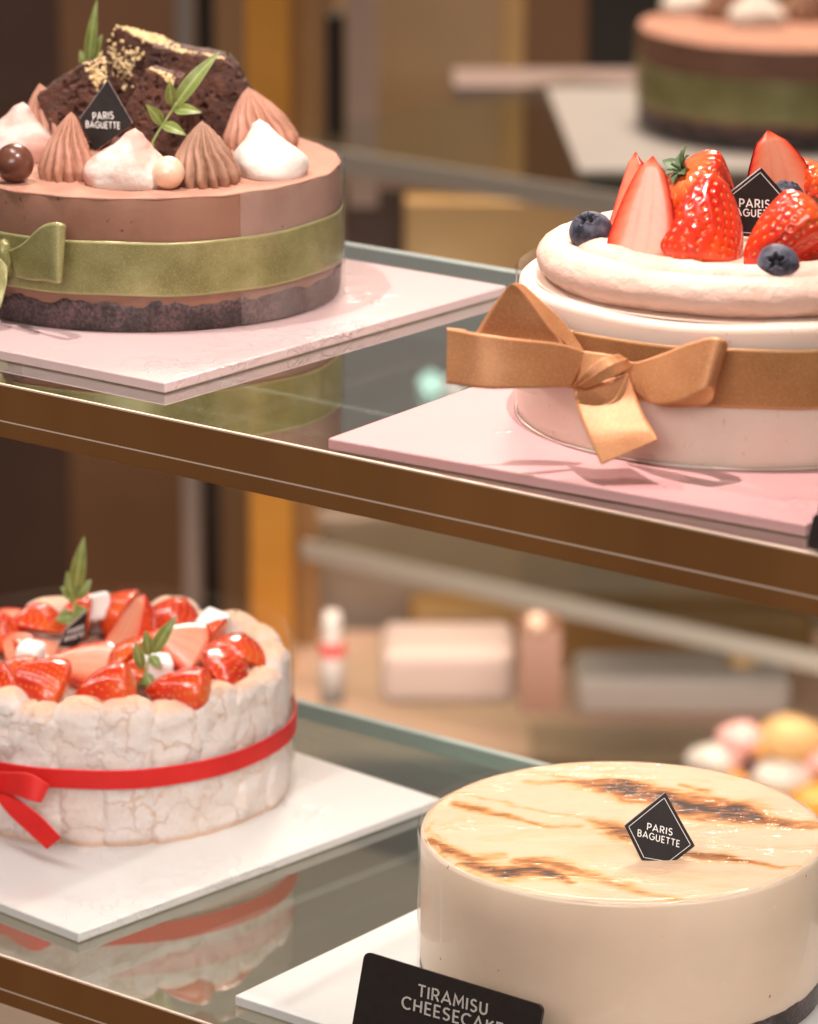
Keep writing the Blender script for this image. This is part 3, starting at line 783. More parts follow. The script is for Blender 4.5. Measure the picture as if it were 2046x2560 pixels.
fluted(D_at(92, 322, 60), 66 * PX, .0300, M['choc_cream'], choc, 13, .4, RT * -.002, .9)
fluted(topbase(350, 262), .015, .03, M['choc_cream'], choc, 13, .4, (0, 0, 0), .9)
dollop(topbase(205, 268), .016, .022, M['cream'], choc, (0, 0, 0), 5)
# where the clear collar overlaps itself, its pale reflection is painted as haze
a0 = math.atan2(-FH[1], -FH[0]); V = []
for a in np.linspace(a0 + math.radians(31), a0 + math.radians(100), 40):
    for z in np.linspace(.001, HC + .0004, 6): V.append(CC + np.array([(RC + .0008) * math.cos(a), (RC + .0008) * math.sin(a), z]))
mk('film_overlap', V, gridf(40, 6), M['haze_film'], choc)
# balls
c0 = D_at(28, 391, 36); V, F = sphere((0, 0, 0), 40 * PX, 28, 40, lambda p: fbm(p * 200, 2) * .00015)
o = mk('chocolate_ball', V + c0 + UP * 39.5 * PX, F, M['choc_ball'], origin=c0 + UP * 39.5 * PX); tag(o, 'glossy brown chocolate ball at the left rim of the chocolate cake', 'chocolate ball')
c0 = D_at(353, 404, 32); V, F = sphere((0, 0, 0), 33.5 * PX, 28, 40, lambda p: fbm(p * 200, 2) * .0001)
o = mk('chocolate_ball', V + c0 + UP * 33 * PX, F, M['pearl'], origin=c0 + UP * 33 * PX); tag(o, 'pale peach pearl ball between two cream dollops on the chocolate cake', 'chocolate ball')

# brownies
def brownie(label, base, poly, ext, crumb_px=None, ncr=0, seed=0, tiltn=None, crumb_size=.0008, top=0):
    base = np.asarray(base, float); n = FH if tiltn is None else unit(tiltn)
    P = [onpl(x, y, base, n) for x, y in poly]
    V, F = prism(P, ext)
    def dsp(A):
        a = fbm(A * 160 + seed, 3) * .0011; pores = sstep(.30, .52, fbm(A * 420 + 3 * seed, 2)) * -.0016
        big = sstep(.45, .62, fbm(A * 170 + 9 * seed, 2)) * -.0022
        return a + pores + big + fbm(A * 1100, 2) * .00025
    A, FF = remesh(V, F, .00062, dsp)
    t = thing('brownie_chunk', label, 'brownie', base, 'brownie chunks on the chocolate cake')
    mk('cake_crumb', A, FF, M['brownie'], t)
    if crumb_px:
        mb = MB()
        for k in range(ncr):
            tri = crumb_px[k % len(crumb_px)]
            w = rng.dirichlet((1, 1, 1)); x, y = (np.array(tri[0]) * w[0] + np.array(tri[1]) * w[1] + np.array(tri[2]) * w[2])
            q = hit(A, FF, x, y)
            if q is None: continue
            s = crumb_size * rng.uniform(.5, 1.3)
            V1, F1 = sphere((0, 0, 0), s, 5, 6); V1 = V1 * rng.uniform(.6, 1.2, 3) + q
            mb.add(V1, F1)
        if top:
            zz = np.sort(A[:, 2])[int(len(A) * .30)]
            G = A[A[:, 2] > zz]; bv = _bv[id(FF)]
            for k in range(top * 6):
                if top <= 0: break
                q = G[rng.integers(len(G))]; hh = bv.ray_cast(Vector(q + UP * .004), Vector((0, 0, -1)))
                if hh[0] is None or abs(hh[1].z) < .45 or abs(hh[0].z - q[2]) > .001: continue
                s = crumb_size * rng.uniform(.5, 1.5); V1, F1 = sphere((0, 0, 0), s, 5, 6); mb.add(V1 * rng.uniform(.6, 1.2, 3) + q, F1); top -= 1
        if mb.n:
            V, F = mb.get(); o = mk('cookie_crumbs', V, F, M['crumb'], t, False); o['kind'] = 'stuff'
    return t
from mathutils.bvhtree import BVHTree
_bv = {}
def hit(A, FF, x, y):
    k = id(FF)
    if k not in _bv: _bv[k] = BVHTree.FromPolygons([tuple(p) for p in A], FF)
    h = _bv[k].ray_cast(Vector(CAM), Vector(unit(ray(x, y))))
    return None if h[0] is None else np.array(h[0])
brownie('dark brownie chunk leaning at the left, behind the fluted dollop', topbase(150, 318), [(78, 202), (172, 136), (222, 126), (240, 180), (235, 300), (110, 300)], FH * .022 - RT * .001 + UP * -.002,
        [((172, 134), (222, 120), (226, 180)), ((178, 140), (222, 150), (205, 190))], 170, 1.3)
brownie('tallest brownie chunk with pale crumbs over its dark face', topbase(275, 292), [(203, 122), (244, 54), (324, 92), (318, 290), (220, 290)], FH * .012 + RT * .019 + UP * -.0065,
        [((246, 50), (330, 72), (322, 92)), ((330, 70), (420, 106), (322, 94)), ((250, 55), (324, 92), (300, 80)), ((225, 100), (310, 100), (260, 190)), ((330, 66), (425, 100), (420, 108))], 520, 2.1, FH * .75 + RT * .45, top=900)
brownie('wide brownie chunk at the right with a rounded crusty end', topbase(420, 302), [(322, 97), (372, 108), (425, 117), (472, 126), (500, 150), (540, 232), (526, 272), (480, 310), (305, 310), (304, 140)], FH * .026,
        [((345, 98), (425, 112), (380, 112)), ((425, 112), (476, 124), (450, 122))], 90, 3.7)
brownie('small front brownie chunk behind the green leaf sprig', topbase(330, 332), [(306, 146), (372, 166), (400, 230), (400, 340), (300, 340), (262, 300), (266, 226)], FH * .014 + RT * .004,
        [((310, 142), (370, 160), (345, 158)), ((330, 150), (372, 166), (362, 180))], 80, 4.9)
# plaque
PN = unit(-FH + UP * .22 - RT * .15)
plaque('chocolate_plaque', 'black diamond chocolate plaque on the cake with green ribbon', 'plaque', topbase(215, 352), PN,
       [(226, 168), (279, 259), (200, 319), (167, 250)],
       [('PARIS', (196, 252), (240, 249.5), (-1, -14)), ('BAGUETTE', (181, 268), (253, 271), (0, -13))], thick=.0024)
sprig('green leaf sprig standing in front of the small brownie chunk', topbase(322, 350), [(314, 314), (332, 280), (350, 252), (364, 230), (372, 216)],
      [((364, 230), (463, 110), .0078, -.004), ((362, 222), (358, 166), .0058, .003), ((342, 262), (309, 216), .0062, .004), ((366, 231), (427, 232), .0062, .006), ((342, 262), (395, 278), .0060, .008), ((312, 312), (326, 303), .003, .001)])
sprig('pale green leaf sprig rising behind the brownies', topbase(190, 262), [(186, 200), (184, 150), (188, 120)],
      [((186, 150), (205, -4), .0062, .0), ((190, 130), (216, 72), .006, .0), ((186, 150), (168, 105), .006, 0), ((184, 160), (170, 128), .004, 0)], scale=1.5)
sprig('small green leaf tip behind the right brownie chunk', topbase(455, 262), [(470, 200), (474, 140)], [((470, 150), (466, 108), .005, 0), ((472, 140), (487, 112), .004, 0)])
# green bow on the left of the ribbon
DB = depth(CC + UP * .03) - RC * .73 * .97
bw = mk('bow', *sphere(onD(10, 545, DB - .004), (.0042, .0042, .009), 14, 18, lambda p: fbm(p * 300, 2) * .0006), M['olive'], choc)
ribbon_strip('bow_loop', [((18, 528, DB - 0.0088), (32, 582, DB - 0.0096)), ((48, 512, DB - 0.0181), (62, 590, DB - 0.0181)), ((84, 478, DB - 0.0288), (96, 592, DB - 0.0271)), ((112, 468, DB - 0.0349), (118, 597, DB - 0.0325)), ((136, 472, DB - 0.0345), (130, 594, DB - 0.0316)), ((136, 488, DB - 0.0270), (128, 585, DB - 0.0261)), ((100, 508, DB - 0.0186), (100, 580, DB - 0.0186)), ((24, 528, DB - 0.0080), (30, 578, DB - 0.0086))], M['olive'], bw, 8)
ribbon_strip('bow_tail', [((16, 560, DB - 0.0086), (-14, 520, DB - 0.0065)), ((14, 596, DB - 0.0121), (-22, 590, DB - 0.0110)), ((4, 640, DB - 0.0125), (-30, 650, DB - 0.0125)), ((-8, 668, DB - 0.0112), (-40, 690, DB - 0.0110))], M['olive'], bw, 8)
ribbon_strip('bow_loop', [((4, 528, DB - 0.0073), (-4, 582, DB - 0.0057)), ((-40, 500, DB - 0.0140), (-48, 590, DB - 0.0125)), ((-100, 486, DB - 0.0170), (-100, 600, DB - 0.0140)), ((-104, 500, DB - 0.0080), (-104, 590, DB - 0.0080)), ((-10, 530, DB - 0.0043), (-6, 578, DB - 0.0047))], M['olive'], bw, 8)

# ================================================================== strawberry cake
SCN = np.array([-.80396, 1.23672, ZU + BT]); RS = .0888; HS = .0562
straw = thing('strawberry_cake', 'round pale pink cream cake topped with strawberries and tied with a copper bow', 'cake', SCN)
V, F = lathe([(RS - .001, 0), (RS - .0002, .001), (RS, .004), (RS, .02), (RS, .04), (RS, HS - .004), (RS - .0004, HS - .0026), (RS - .0014, HS - .0017), (RS - .006, HS - .0015), (.04, HS - .0015), (1e-4, HS - .0015)], 200, SCN,
             lambda R, Z, th, t: (R * (1 + .0015 * np.sin(5 * th)), Z + .0004 * np.sin(6 * th)))
mk('mousse', V, F, M['straw_side'], straw)
zs = SCN[2] + HS
V, F = lathe([(RS - .0058, HS - .0012), (.06, HS - .0011), (.02, HS - .001), (1e-4, HS - .001)], 160, SCN); mk('mousse_top', V, F, M['straw_top'], straw)
collar(SCN, RS + .0012, HS + .0012, straw)
# little lip of cream squeezed out under the collar
V, F = tube([(SCN[0] + (RS + .0006) * math.cos(a), SCN[1] + (RS + .0006) * math.sin(a), SCN[2] + .0006) for a in np.linspace(0, 2 * PI, 160, endpoint=False)], [.0005 + .0003 * math.sin(9 * a) * math.sin(4 * a) for a in np.linspace(0, 2 * PI, 160, endpoint=False)], 8, True)
mk('bottom_lip', V, F, M['straw_side'], straw)
def roll(rad, zc, rr, rz, seed, name='cream_ring', mat='cream_blush', amp=.0006):
    nu, nv = 320, 40; a = np.linspace(0, 2 * PI, nu, endpoint=False); b = np.linspace(0, 2 * PI, nv, endpoint=False)
    A, B = np.meshgrid(a, b, indexing='ij')
    k = 1 + .05 * np.sin(3 * A + seed) + .03 * np.sin(7 * A + 2 * seed)
    R = rad + .0008 * np.sin(2 * A + seed) + rr * k * np.cos(B); Z = zc + rz * k * np.sin(B)
    V = np.stack([SCN[0] + R * np.cos(A), SCN[1] + R * np.sin(A), Z], -1).reshape(-1, 3)
    N = np.stack([np.cos(B) * np.cos(A), np.cos(B) * np.sin(A), np.sin(B)], -1).reshape(-1, 3)
    V = V + N * (fbm(V * np.array([170, 170, 420]) + seed, 4) * amp + fbm(V * 700, 3) * .00036)[:, None]
    return mk(name, V, gridf(nu, nv, True, True), M[mat], straw, flip=False)
fixn(roll(.0722, zs + .0062, .0092, .0078, 1.0))
fixn(roll(.0600, zs + .0108, .0078, .0056, 2.6))
def fdisc(R, Z, th, t):
    X = np.stack([R * np.cos(th), R * np.sin(th), 0 * R], -1); return R, Z + .0016 * fbm(X * 110, 4)
V, F = lathe([(.064, .0075), (.058, .0115), (.052, .0125), (.045, .0122), (.035, .012), (.02, .012), (1e-4, .012)], 120, (SCN[0], SCN[1], zs), fdisc)
fixn(mk('cream_fill', V, F, M['cream_blush'], straw))
zb = zs + .0125
band('ribbon', SCN, RS + .0018, .0240, .0468, M['copper_dark'], straw)
# bow (pixels of the two edges with depth)
k3 = lambda x, y: (884.2 + .4868 * x, 547.4 + .4868 * (y))     # crop frame -> displayed pixel (crop began at y=650 full)
DS = depth(SCN + UP * .035) - RS * .81 * .97
def q4(x, y, d): a, b = k3(x, y); return (a, b, DS - d)
# knot
bowk = ribbon_strip('bow', [(q4(640, 385, .0090), q4(655, 556, .0100)), (q4(710, 392, .0130), q4(705, 552, .0150)), (q4(780, 402, .0150), q4(775, 525, .0170)), (q4(850, 412, .0150), q4(840, 490, .0165)), (q4(905, 430, .0110), q4(890, 470, .0115))], M['copper'], straw, 8)
ribbon_strip('bow_knot', [(q4(684, 545, .0165), q4(712, 562, .0140)), (q4(760, 492, .0190), q4(785, 528, .0180)), (q4(830, 450, .0190), q4(862, 492, .0180)), (q4(898, 425, .014), q4(915, 462, .0125))], M['copper'], bowk, 8)
ribbon_strip('bow_knot', [(q4(658, 550, .0150), q4(690, 560, .0130)), (q4(730, 470, .0175), q4(762, 500, .0182)), (q4(790, 425, .0175), q4(830, 452, .0185)), (q4(860, 405, .0135), q4(900, 430, .0130))], M['copper'], bowk, 8)


# long band to the left (front), from the knot to its straight end
ribbon_strip('bow_loop', [(q4(735, 400, .012), q4(655, 550, .014)), (q4(600, 360, .017), q4(560, 552, .018)), (q4(420, 340, .022), q4(420, 556, .022)), (q4(260, 318, .022), q4(280, 556, .022)), (q4(130, 294, .016), q4(131, 536, .017)),
    (q4(132, 292, .0145), q4(133, 534, .0155)), (q4(200, 300, .012), q4(230, 530, .011))], M['copper'], bowk, 10)
# folded loop rising behind the band
ribbon_strip('bow_loop', [(q4(215, 350, .011), q4(640, 430, .010)), (q4(245, 308, .011), q4(622, 360, .010)), (q4(300, 220, .013), q4(560, 285, .012)), (q4(360, 140, .015), q4(480, 180, .014)), (q4(396, 102, .0165), q4(420, 112, .016))], M['copper'], bowk, 8)
ribbon_strip('bow_loop', [(q4(400, 100, .0155), q4(404, 108, .0160)), (q4(450, 108, .010), q4(470, 180, .0142)), (q4(530, 180, .008), q4(560, 285, .0115)), (q4(620, 265, .007), q4(640, 370, .010)), (q4(712, 392, .007), q4(690, 420, .010))], M['copper'], bowk, 8)
# right loop
ribbon_strip('bow_loop', [(q4(880, 430, 0.0072), q4(885, 500, 0.0068)), (q4(940, 440, 0.0100), q4(950, 560, 0.0126)), (q4(1060, 400, 0.0182), q4(1010, 622, 0.0194)), (q4(1160, 360, 0.0269), q4(1120, 612, 0.0286)), (q4(1255, 334, 0.0330), q4(1200, 572, 0.0340)), (q4(1318, 346, 0.0334), q4(1250, 553, 0.0343)),
    (q4(1332, 372, 0.0278), q4(1272, 566, 0.0292)), (q4(1300, 392, 0.0220), q4(1262, 608, 0.0239)), (q4(1200, 392, 0.0144), q4(1210, 632, 0.0170)), (q4(1080, 378, 0.0094), q4(1060, 634, 0.0094)), (q4(975, 382, 0.0059), q4(970, 600, 0.0062)), (q4(890, 440, 0.0037), q4(890, 520, 0.0037))], M['copper'], bowk, 10)
# tail hanging down
ribbon_strip('bow_tail', [(q4(668, 560, .012), q4(900, 490, .012)), (q4(672, 610, .014), q4(935, 590, .015)), (q4(700, 700, .020), q4(975, 680, .021)), (q4(740, 790, .025), q4(1002, 725, .025)), (q4(784, 886, .028), q4(1031, 777, .028))], M['copper'], bowk, 10)
k2 = lambda x, y: (884.2 + .4868 * x, 252.6 + .4868 * y)
def cb(x, y): return onz(*k2(x, y), zb)
GS = 'strawberries on the cream cake'
def sb(label, basepx, tippx, standpx, R, lean=0.0, **k):
    st = cb(*standpx); a = onv(*k2(*basepx), st); b = onv(*k2(*tippx), st) + FH * lean
    return strawberry('strawberry', label, a, b, R, group=GS, **k)
sb('halved strawberry with pale cut face, front left beside a blueberry', (935, 640), (1015, 176), (950, 590), .0136, .010, half=True, face=unit(-FH - RT * .25 + UP * .15), sd=.3)
sb('halved strawberry half hidden behind the front left cut one', (868, 560), (938, 150), (880, 510), .0128, .006, half=True, face=unit(-FH * .5 - RT * .9 + UP * .1), sd=1.1)
sb('whole glossy strawberry with green cap at the back of the cake', (1135, 215), (1360, 450), (1230, 490), .0160, .006, calyx=True, sd=2.0)
sb('tall red strawberry with upright tip in front of the capped one', (1178, 660), (1282, 238), (1178, 585), .0170, .012, sd=.8)
sb('pointed strawberry half with pale pink cut face behind the black plaque', (1560, 470), (1505, 44), (1540, 440), .0165, .0, half=True, face=unit(-FH + RT * .1 + UP * .1), sd=1.7)
sb('large red strawberry lying in front of the black plaque, cap to the right', (1740, 400), (1392, 622), (1560, 605), .0158, -.008, calyx=True, sd=2.9)
sb('red strawberry at the right edge behind the large lying one', (1760, 200), (1640, 420), (1700, 420), .0135, 0, sd=.2)
GB = 'blueberries on the cream cake'
PS = 1.5 / (FPX / S)
c0 = cb(738, 548) + FH * .004; blueberry('dusty blueberry at the left of the cream ring', onv(*k2(738, 482), c0), .0086, unit(UP * .85 - RT * .25 - FH * .45), GB)
c0 = cb(1548, 680) + FH * .004; blueberry('blueberry with open star crown on the front of the cream', onv(*k2(1548, 626), c0), .0080, unit(UP * .40 - RT * .20 - FH * .85), GB)
c0 = cb(1590, 470); blueberry('blueberry peeking out behind the black plaque', onv(*k2(1583, 335), c0), .0075, unit(UP + RT * .2), GB)
plaque('chocolate_plaque', 'black square chocolate plaque standing among the strawberries', 'plaque', cb(1470, 520), unit(-FH + UP * .18 + RT * .05),
       [k2(1476, 204), k2(1606, 352), k2(1490, 510), k2(1356, 500), k2(1328, 322)],
       [('PARIS', k2(1381, 376), k2(1514, 381), (0, -16.5)), ('BAGUETTE', k2(1338, 411), k2(1556, 424), (0, -14.5))], border=(.87, 0))

# ================================================================== tiramisu cheesecake
TC = np.array([-.85486, 1.23364, ZL + BT]); RTC = .0847; HT = .0690
tir = thing('cheesecake', 'smooth beige cheesecake with burnt caramel swirls on top', 'cake', TC)
V, F = lathe([(RTC - .0005, .0095), (RTC, .0115), (RTC, .03), (RTC, .05), (RTC, HT - .0024), (RTC - .0004, HT - .0012), (RTC - .0014, HT - .0004)], 200, TC)
mk('filling', V, F, M['cheese'], tir)
def fs2(R, Z, th, tt):
    return R + .0003 * fbm(np.stack([np.cos(th) * 22 + 0 * R, np.sin(th) * 22 + 0 * R, Z * 300], -1), 4), Z + np.where(tt > .5, 1, 0) * .0014 * fbm(np.stack([np.cos(th) * 18 + 0 * R, np.sin(th) * 18 + 0 * R, 0 * R], -1), 5)
V, F = lathe([(RTC - .002, 0), (RTC - .0005, .0006), (RTC + .0001, .004), (RTC + .0003, .0085), (RTC + .0003, .0105), (RTC - .003, .0112)], 300, TC, fs2)
mk('crumb_base', V, F, M['sponge'], tir)
collar(TC, RTC + .0013, HT + .0008, tir)
# glaze top as a dense polar grid with caramel strokes
nr, na = 230, 520
rr = np.concatenate([np.linspace(.0005, 1, nr - 2) * (RTC - .0016), [RTC - .0009, RTC - .0006]]); aa = np.linspace(0, 2 * PI, na, endpoint=False)
Rg, Ag = np.meshgrid(rr, aa, indexing='ij'); X = TC[0] + Rg * np.cos(Ag); Y = TC[1] + Rg * np.sin(Ag)
ztop = TC[2] + HT
# to displayed pixel frame of the glaze plane
P3 = np.stack([X, Y, np.full_like(X, ztop)], -1) - CAM
dd = P3 @ CF; px = (1023 + FPX * (P3 @ CR) / dd) / S; py = (1280 - FPX * (P3 @ CU) / dd) / S
ux, uy = (px - 842.1) / .5113, (py - 1557.9) / .5113      # crop frame in which strokes were read
pl = lambda a, b: ((X - TC[0]) * a[0] + (Y - TC[1]) * a[1])
su, sv = pl(RT, 0), pl(FH, 0)
wq = np.stack([su * 55, sv * 130, 0 * su], -1); w1 = fbm(wq, 4); w2 = fbm(np.stack([su * 40 + 9, sv * 420, 0 * su], -1), 5)
wx, wy = ux + 40 * w1, uy + 26 * w1 + 5 * w2
def stroke(pts):
    """pts: x, y, half width, strength"""
    P = np.array(pts, float); best = np.zeros_like(ux)
    for a, b in zip(P[:-1], P[1:]):
        d = b[:2] - a[:2]; L2 = d @ d; t = np.clip(((wx - a[0]) * d[0] + (wy - a[1]) * d[1]) / L2, 0, 1)
        dx = wx - a[0] - t * d[0]; dy = wy - a[1] - t * d[1]; w = a[2] + t * (b[2] - a[2]); s = a[3] + t * (b[3] - a[3])
        best = np.maximum(best, s * np.exp(-((dx * .45) ** 2 + dy ** 2) / (w * w)))
    return best
burn = np.zeros_like(ux)
for st in (
  [(500, 165, 6, .12), (700, 178, 12, .25), (850, 180, 26, .75), (960, 205, 34, .85), (1060, 235, 30, .65), (1180, 275, 34, .9), (1280, 290, 30, .95), (1390, 300, 34, .95), (1500, 330, 22, .6), (1640, 345, 12, .35), (1740, 352, 10, .3)],
  [(800, 160, 10, .5), (900, 168, 14, .95), (1000, 185, 12, .6)],
  [(900, 235, 10, .45), (1010, 250, 12, .4), (1200, 245, 22, .45), (1330, 265, 20, .5)],
  [(220, 258, 10, .35), (300, 280, 14, .45), (400, 305, 12, .38), (520, 330, 7, .28), (620, 348, 10, .2), (720, 352, 14, .16)],
  [(760, 318, 8, .3), (860, 350, 22, .55), (930, 385, 26, .6), (1000, 400, 20, .4)],
  [(880, 395, 10, .3), (950, 420, 10, .3)],
  [(1100, 462, 10, .25), (1200, 475, 14, .5), (1320, 478, 14, .48), (1430, 495, 10, .4), (1560, 520, 6, .22), (1680, 528, 5, .12)],
  [(120, 405, 12, .45), (190, 450, 18, .5), (280, 480, 14, .4), (420, 470, 10, .22)],
  [(250, 500, 14, .55), (330, 520, 20, .75), (430, 540, 24, .9), (540, 540, 20, .7), (650, 560, 16, .62), (700, 585, 10, .4)],
  [(480, 500, 14, .35), (620, 520, 22, .38), (780, 555, 20, .30), (900, 600, 14, .22), (1050, 640, 12, .18), (1150, 655, 10, .12)],
  [(150, 330, 6, .06), (110, 370, 8, .14), (160, 400, 8, .2)],
  [(230, 212, 5, .16), (420, 255, 6, .12), (600, 290, 6, .12), (780, 310, 6, .15)],
  [(520, 120, 6, .12), (760, 160, 7, .2)], [(1150, 180, 8, .2), (1260, 215, 12, .3)],
): burn = np.maximum(burn, stroke(st))
grain = .5 + .5 * fbm(np.stack([su * 210, sv * 620, 0 * su], -1), 5)
burn = np.clip(burn * (.26 + 1.75 * grain ** 1.4) + .06 * sstep(.05, .3, w1) * (grain), 0, 1)
burn = np.where(burn < .05, burn, burn)
# wet ridges: thin wandering crests of clear glaze
ln = fbm(np.stack([su * 34, sv * 120, 0 * su + 3], -1), 5)
crest = np.exp(-(ln / .085) ** 2) * sstep(.08, .3, fbm(np.stack([su * 28 + 5, sv * 60, 0 * su], -1), 3))
crest += .7 * np.exp(-((ln - .25) / .075) ** 2) * sstep(.12, .32, fbm(np.stack([su * 30 - 5, sv * 70, 0 * su], -1), 3))
wet = crest + .2 * burn
Zg = ztop + .0003 * w1 + .0004 * burn - sstep(RTC - .004, RTC - .0006, Rg) * .0008
V = np.stack([X, Y, Zg], -1).reshape(-1, 3)
fixn(mk('caramel_glaze', V, gridf(nr, na, False, True), M['glaze'], tir, attrs={'burn': burn.reshape(-1), 'wet': wet.reshape(-1)}))
k5 = lambda x, y: (842.1 + .5113 * x, 1557.9 + .5113 * y)
bp = onz(*k5(1065, 508), ztop - .001)
plaque('chocolate_plaque', 'black diamond chocolate plaque stuck in the cheesecake top', 'plaque', bp, unit(-FH + UP * .45 + RT * .05),
       [k5(1092, 214), k5(1216, 436), k5(1112, 516), k5(996, 496), k5(924, 350)],
       [('PARIS', k5(1017, 369), k5(1122, 393), (1.1, -13.5)), ('BAGUETTE', k5(978, 394), k5(1151, 441), (1.1, -13))], border=(.87, 0))

# ================================================================== signs
def rrect(x0, y0, x1, y1, r, n=5):
    out = []
    for cx, cy, a in ((x1 - r, y1 - r, 0), (x0 + r, y1 - r, 90), (x0 + r, y0 + r, 180), (x1 - r, y0 + r, 270)):
        for k in range(n + 1):
            t = math.radians(a + 90 * k / n); out.append((cx + r * math.cos(t), cy + r * math.sin(t)))
    return out
# price sign before the cheesecake: stands on the shelf, parallel to its front edge
sgY = 1.1085; lean = .28
sn = unit(np.array([0, -1, lean]))
tl = onpl(768, 2003, np.array([0, sgY, ZL]), sn); tr = onpl(1144, 2110, np.array([0, sgY, ZL]), sn)
ex = unit(tr - tl); ex[2] *= .0; ex = unit(ex); ey = np.cross(sn, ex); wS = np.linalg.norm(tr - tl); hS = (max(tl[2], tr[2]) - ZL) / ey[2] - .0006
org = tl - ey * ((tl[2] - ZL) / ey[2] - .0006)
sgn = thing('price_sign', 'black price sign reading TIRAMISU CHEESECAKE before the beige cheesecake', 'sign', org)
pts = [org + ex * x + ey * y for x, y in rrect(0, 0, wS, np.linalg.norm(tl - org), .0028)]
V, F = prism(pts, -sn * .0016); o = mk('plate', V, F, M['sign'], sgn, False); fixn(o)
V, F = prism([org + ex * (wS * .3) - sn * .002, org + ex * (wS * .7) - sn * .002, org + ex * (wS * .7) - sn * .002 + ey * .02, org + ex * (wS * .3) - sn * .002 + ey * .02], np.array([0, .012, -.0]))
mb = MB(); mb.box((org[0] + wS * .3, sgY + .004, ZL + .0005), (org[0] + wS * .7, sgY + .010, ZL + .003)); V, F = mb.get(); 
mb = MB(); base = org
def sf(o0, o1, up):
    o0, o1, up = np.array(o0, float), np.array(o1, float), np.array(up, float)
    return lambda u, v: onpl(*(o0 + (o1 - o0) * u + up * v), org, sn)
text_mesh(mb, 'TIRAMISU', 0, 1, sf((880, 2097), (1026, 2137), (2, -24)), sn, .15, .2)
text_mesh(mb, 'CHEESECAKE', 0, 1, sf((846, 2121), (1058, 2180), (2, -24)), sn, .15, .2)
V, F = mb.get(); mk('lettering', V, F, M['print_dim'], sgn, False)
# second sign mostly outside the frame, at the right end of the upper shelf
b2 = onz(1706, 1163, ZU); b2[1] = 1.1035
n2 = unit(np.array([0, -1, .35])); e2 = np.array([1., 0, 0]); f2 = np.cross(n2, e2)
o2 = onpl(1704, 1162, b2, n2); o2 = o2 - f2 * ((o2[2] - ZU) / f2[2] - .0006)
sg2 = thing('price_sign', 'black price sign cut off by the right edge before the strawberry cake', 'sign', o2)
pts = [o2 + e2 * x + f2 * y for x, y in rrect(0, 0, .075, .036, .0028)]
V, F = prism(pts, -n2 * .0016); fixn(mk('plate', V, F, M['sign'], sg2, False))
pts = [o2 + n2 * .0010 + e2 * x + f2 * y for x, y in rrect(.0002, 0, .074, .0125, .002)]
V, F = prism(pts, n2 * .0018); fixn(mk('price_holder', V, F, M['sign'], sg2, False))
# clear acrylic foot at the left end of the upper shelf
ac = [onz(-80, 748, ZU + .006), onz(0, 756, ZU + .006), onz(48, 766, ZU + .006), onz(0, 782, ZU + .006), onz(-70, 800, ZU + .006)]
V, F = prism([ac[0], ac[1], ac[2], ac[3], ac[4]], -UP * .0055); o = mk('acrylic_foot', V, F, M['acrylic'], smooth=False, origin=ac[2]); fixn(o); bev(o, .0006, 1)
tag(o, 'clear acrylic sign foot by the left corner of the pink board', 'sign holder')

# ================================================================== ladyfinger cake
LC = np.array([-1.18890, 1.28087, ZL + BT]); RL = .0862; HL = .0690
lady = thing('ladyfinger_cake', 'round cake walled with sugared ladyfingers, filled with strawberries and tied in red ribbon', 'cake', LC)
NL = 24
def lady_mesh(sd):
    nz, nt = 60, 56; z = np.linspace(0, 1, nz); th = np.linspace(0, 2 * PI, nt, endpoint=False); Zm, Tm = np.meshgrid(z, th, indexing='ij')
    hw, ht = .0144 + .0012 * math.sin(sd * 3.1), .0094
    cx = np.sign(np.cos(Tm)) * np.abs(np.cos(Tm)) ** .5 * hw; cy = np.sign(np.sin(Tm)) * np.abs(np.sin(Tm)) ** .72 * ht
    h = HL + .0028 * math.sin(sd * 2.3)
    s = np.where(Zm > .86, np.sqrt(np.clip(1 - ((Zm - .86) / .1402) ** 2, 0, 1)), 1) * (1 - .06 * np.clip((.05 - Zm) / .05, 0, 1))
    V = np.stack([cx * s, cy * s, Zm * h], -1).reshape(-1, 3)
    N = np.stack([np.cos(Tm), np.sin(Tm), 0 * Tm], -1).reshape(-1, 3)
    V = V + N * (fbm(V * 130 + sd * 5, 5) * .0020 + fbm(V * 600 + sd, 2) * .0003)[:, None]
    toast = np.maximum(sstep(.86, 1.02, Zm), .85 * sstep(.07, 0.0, Zm)).reshape(-1)
    return V, gridf(nz, nt, False, True), toast
for k in range(NL):
    V, F, toast = lady_mesh(k * 1.7)
    a = 2 * PI * k / NL + .06; ca, sa = math.cos(a), math.sin(a)
    r0 = RL - .0085 + .0006 * math.sin(k * 2.1)
    Wd = np.stack([LC[0] + (r0 + V[:, 1]) * ca - V[:, 0] * sa, LC[1] + (r0 + V[:, 1]) * sa + V[:, 0] * ca, LC[2] + V[:, 2]], -1)
    fixn(mk('ladyfinger', Wd, F, M['lady'], lady, attrs={'toast': toast}))
V, F = lathe([(RL - .014, .0005), (RL - .014, .054), (.03, .056), (1e-4, .056)], 60, LC); mk('mousse', V, F, M['straw_top'], lady)
collar(LC, RL + .0030, .0735, lady)
band('ribbon', LC, RL + .0034, .0288, .0382, M['red'], lady, wav=.0002)
DL = depth(LC + UP * .03) - RL * .80 - .003
k1 = lambda x, y: (x / 2.273, 1094.7 + y / 2.273)
def q1(x, y, d): a, b = k1(x, y); return (a, b, DL - d)
bowl = mk('bow', *sphere(onD(-22, 1655, DL - .006), (.005, .005, .0055), 12, 16), M['red'], lady)
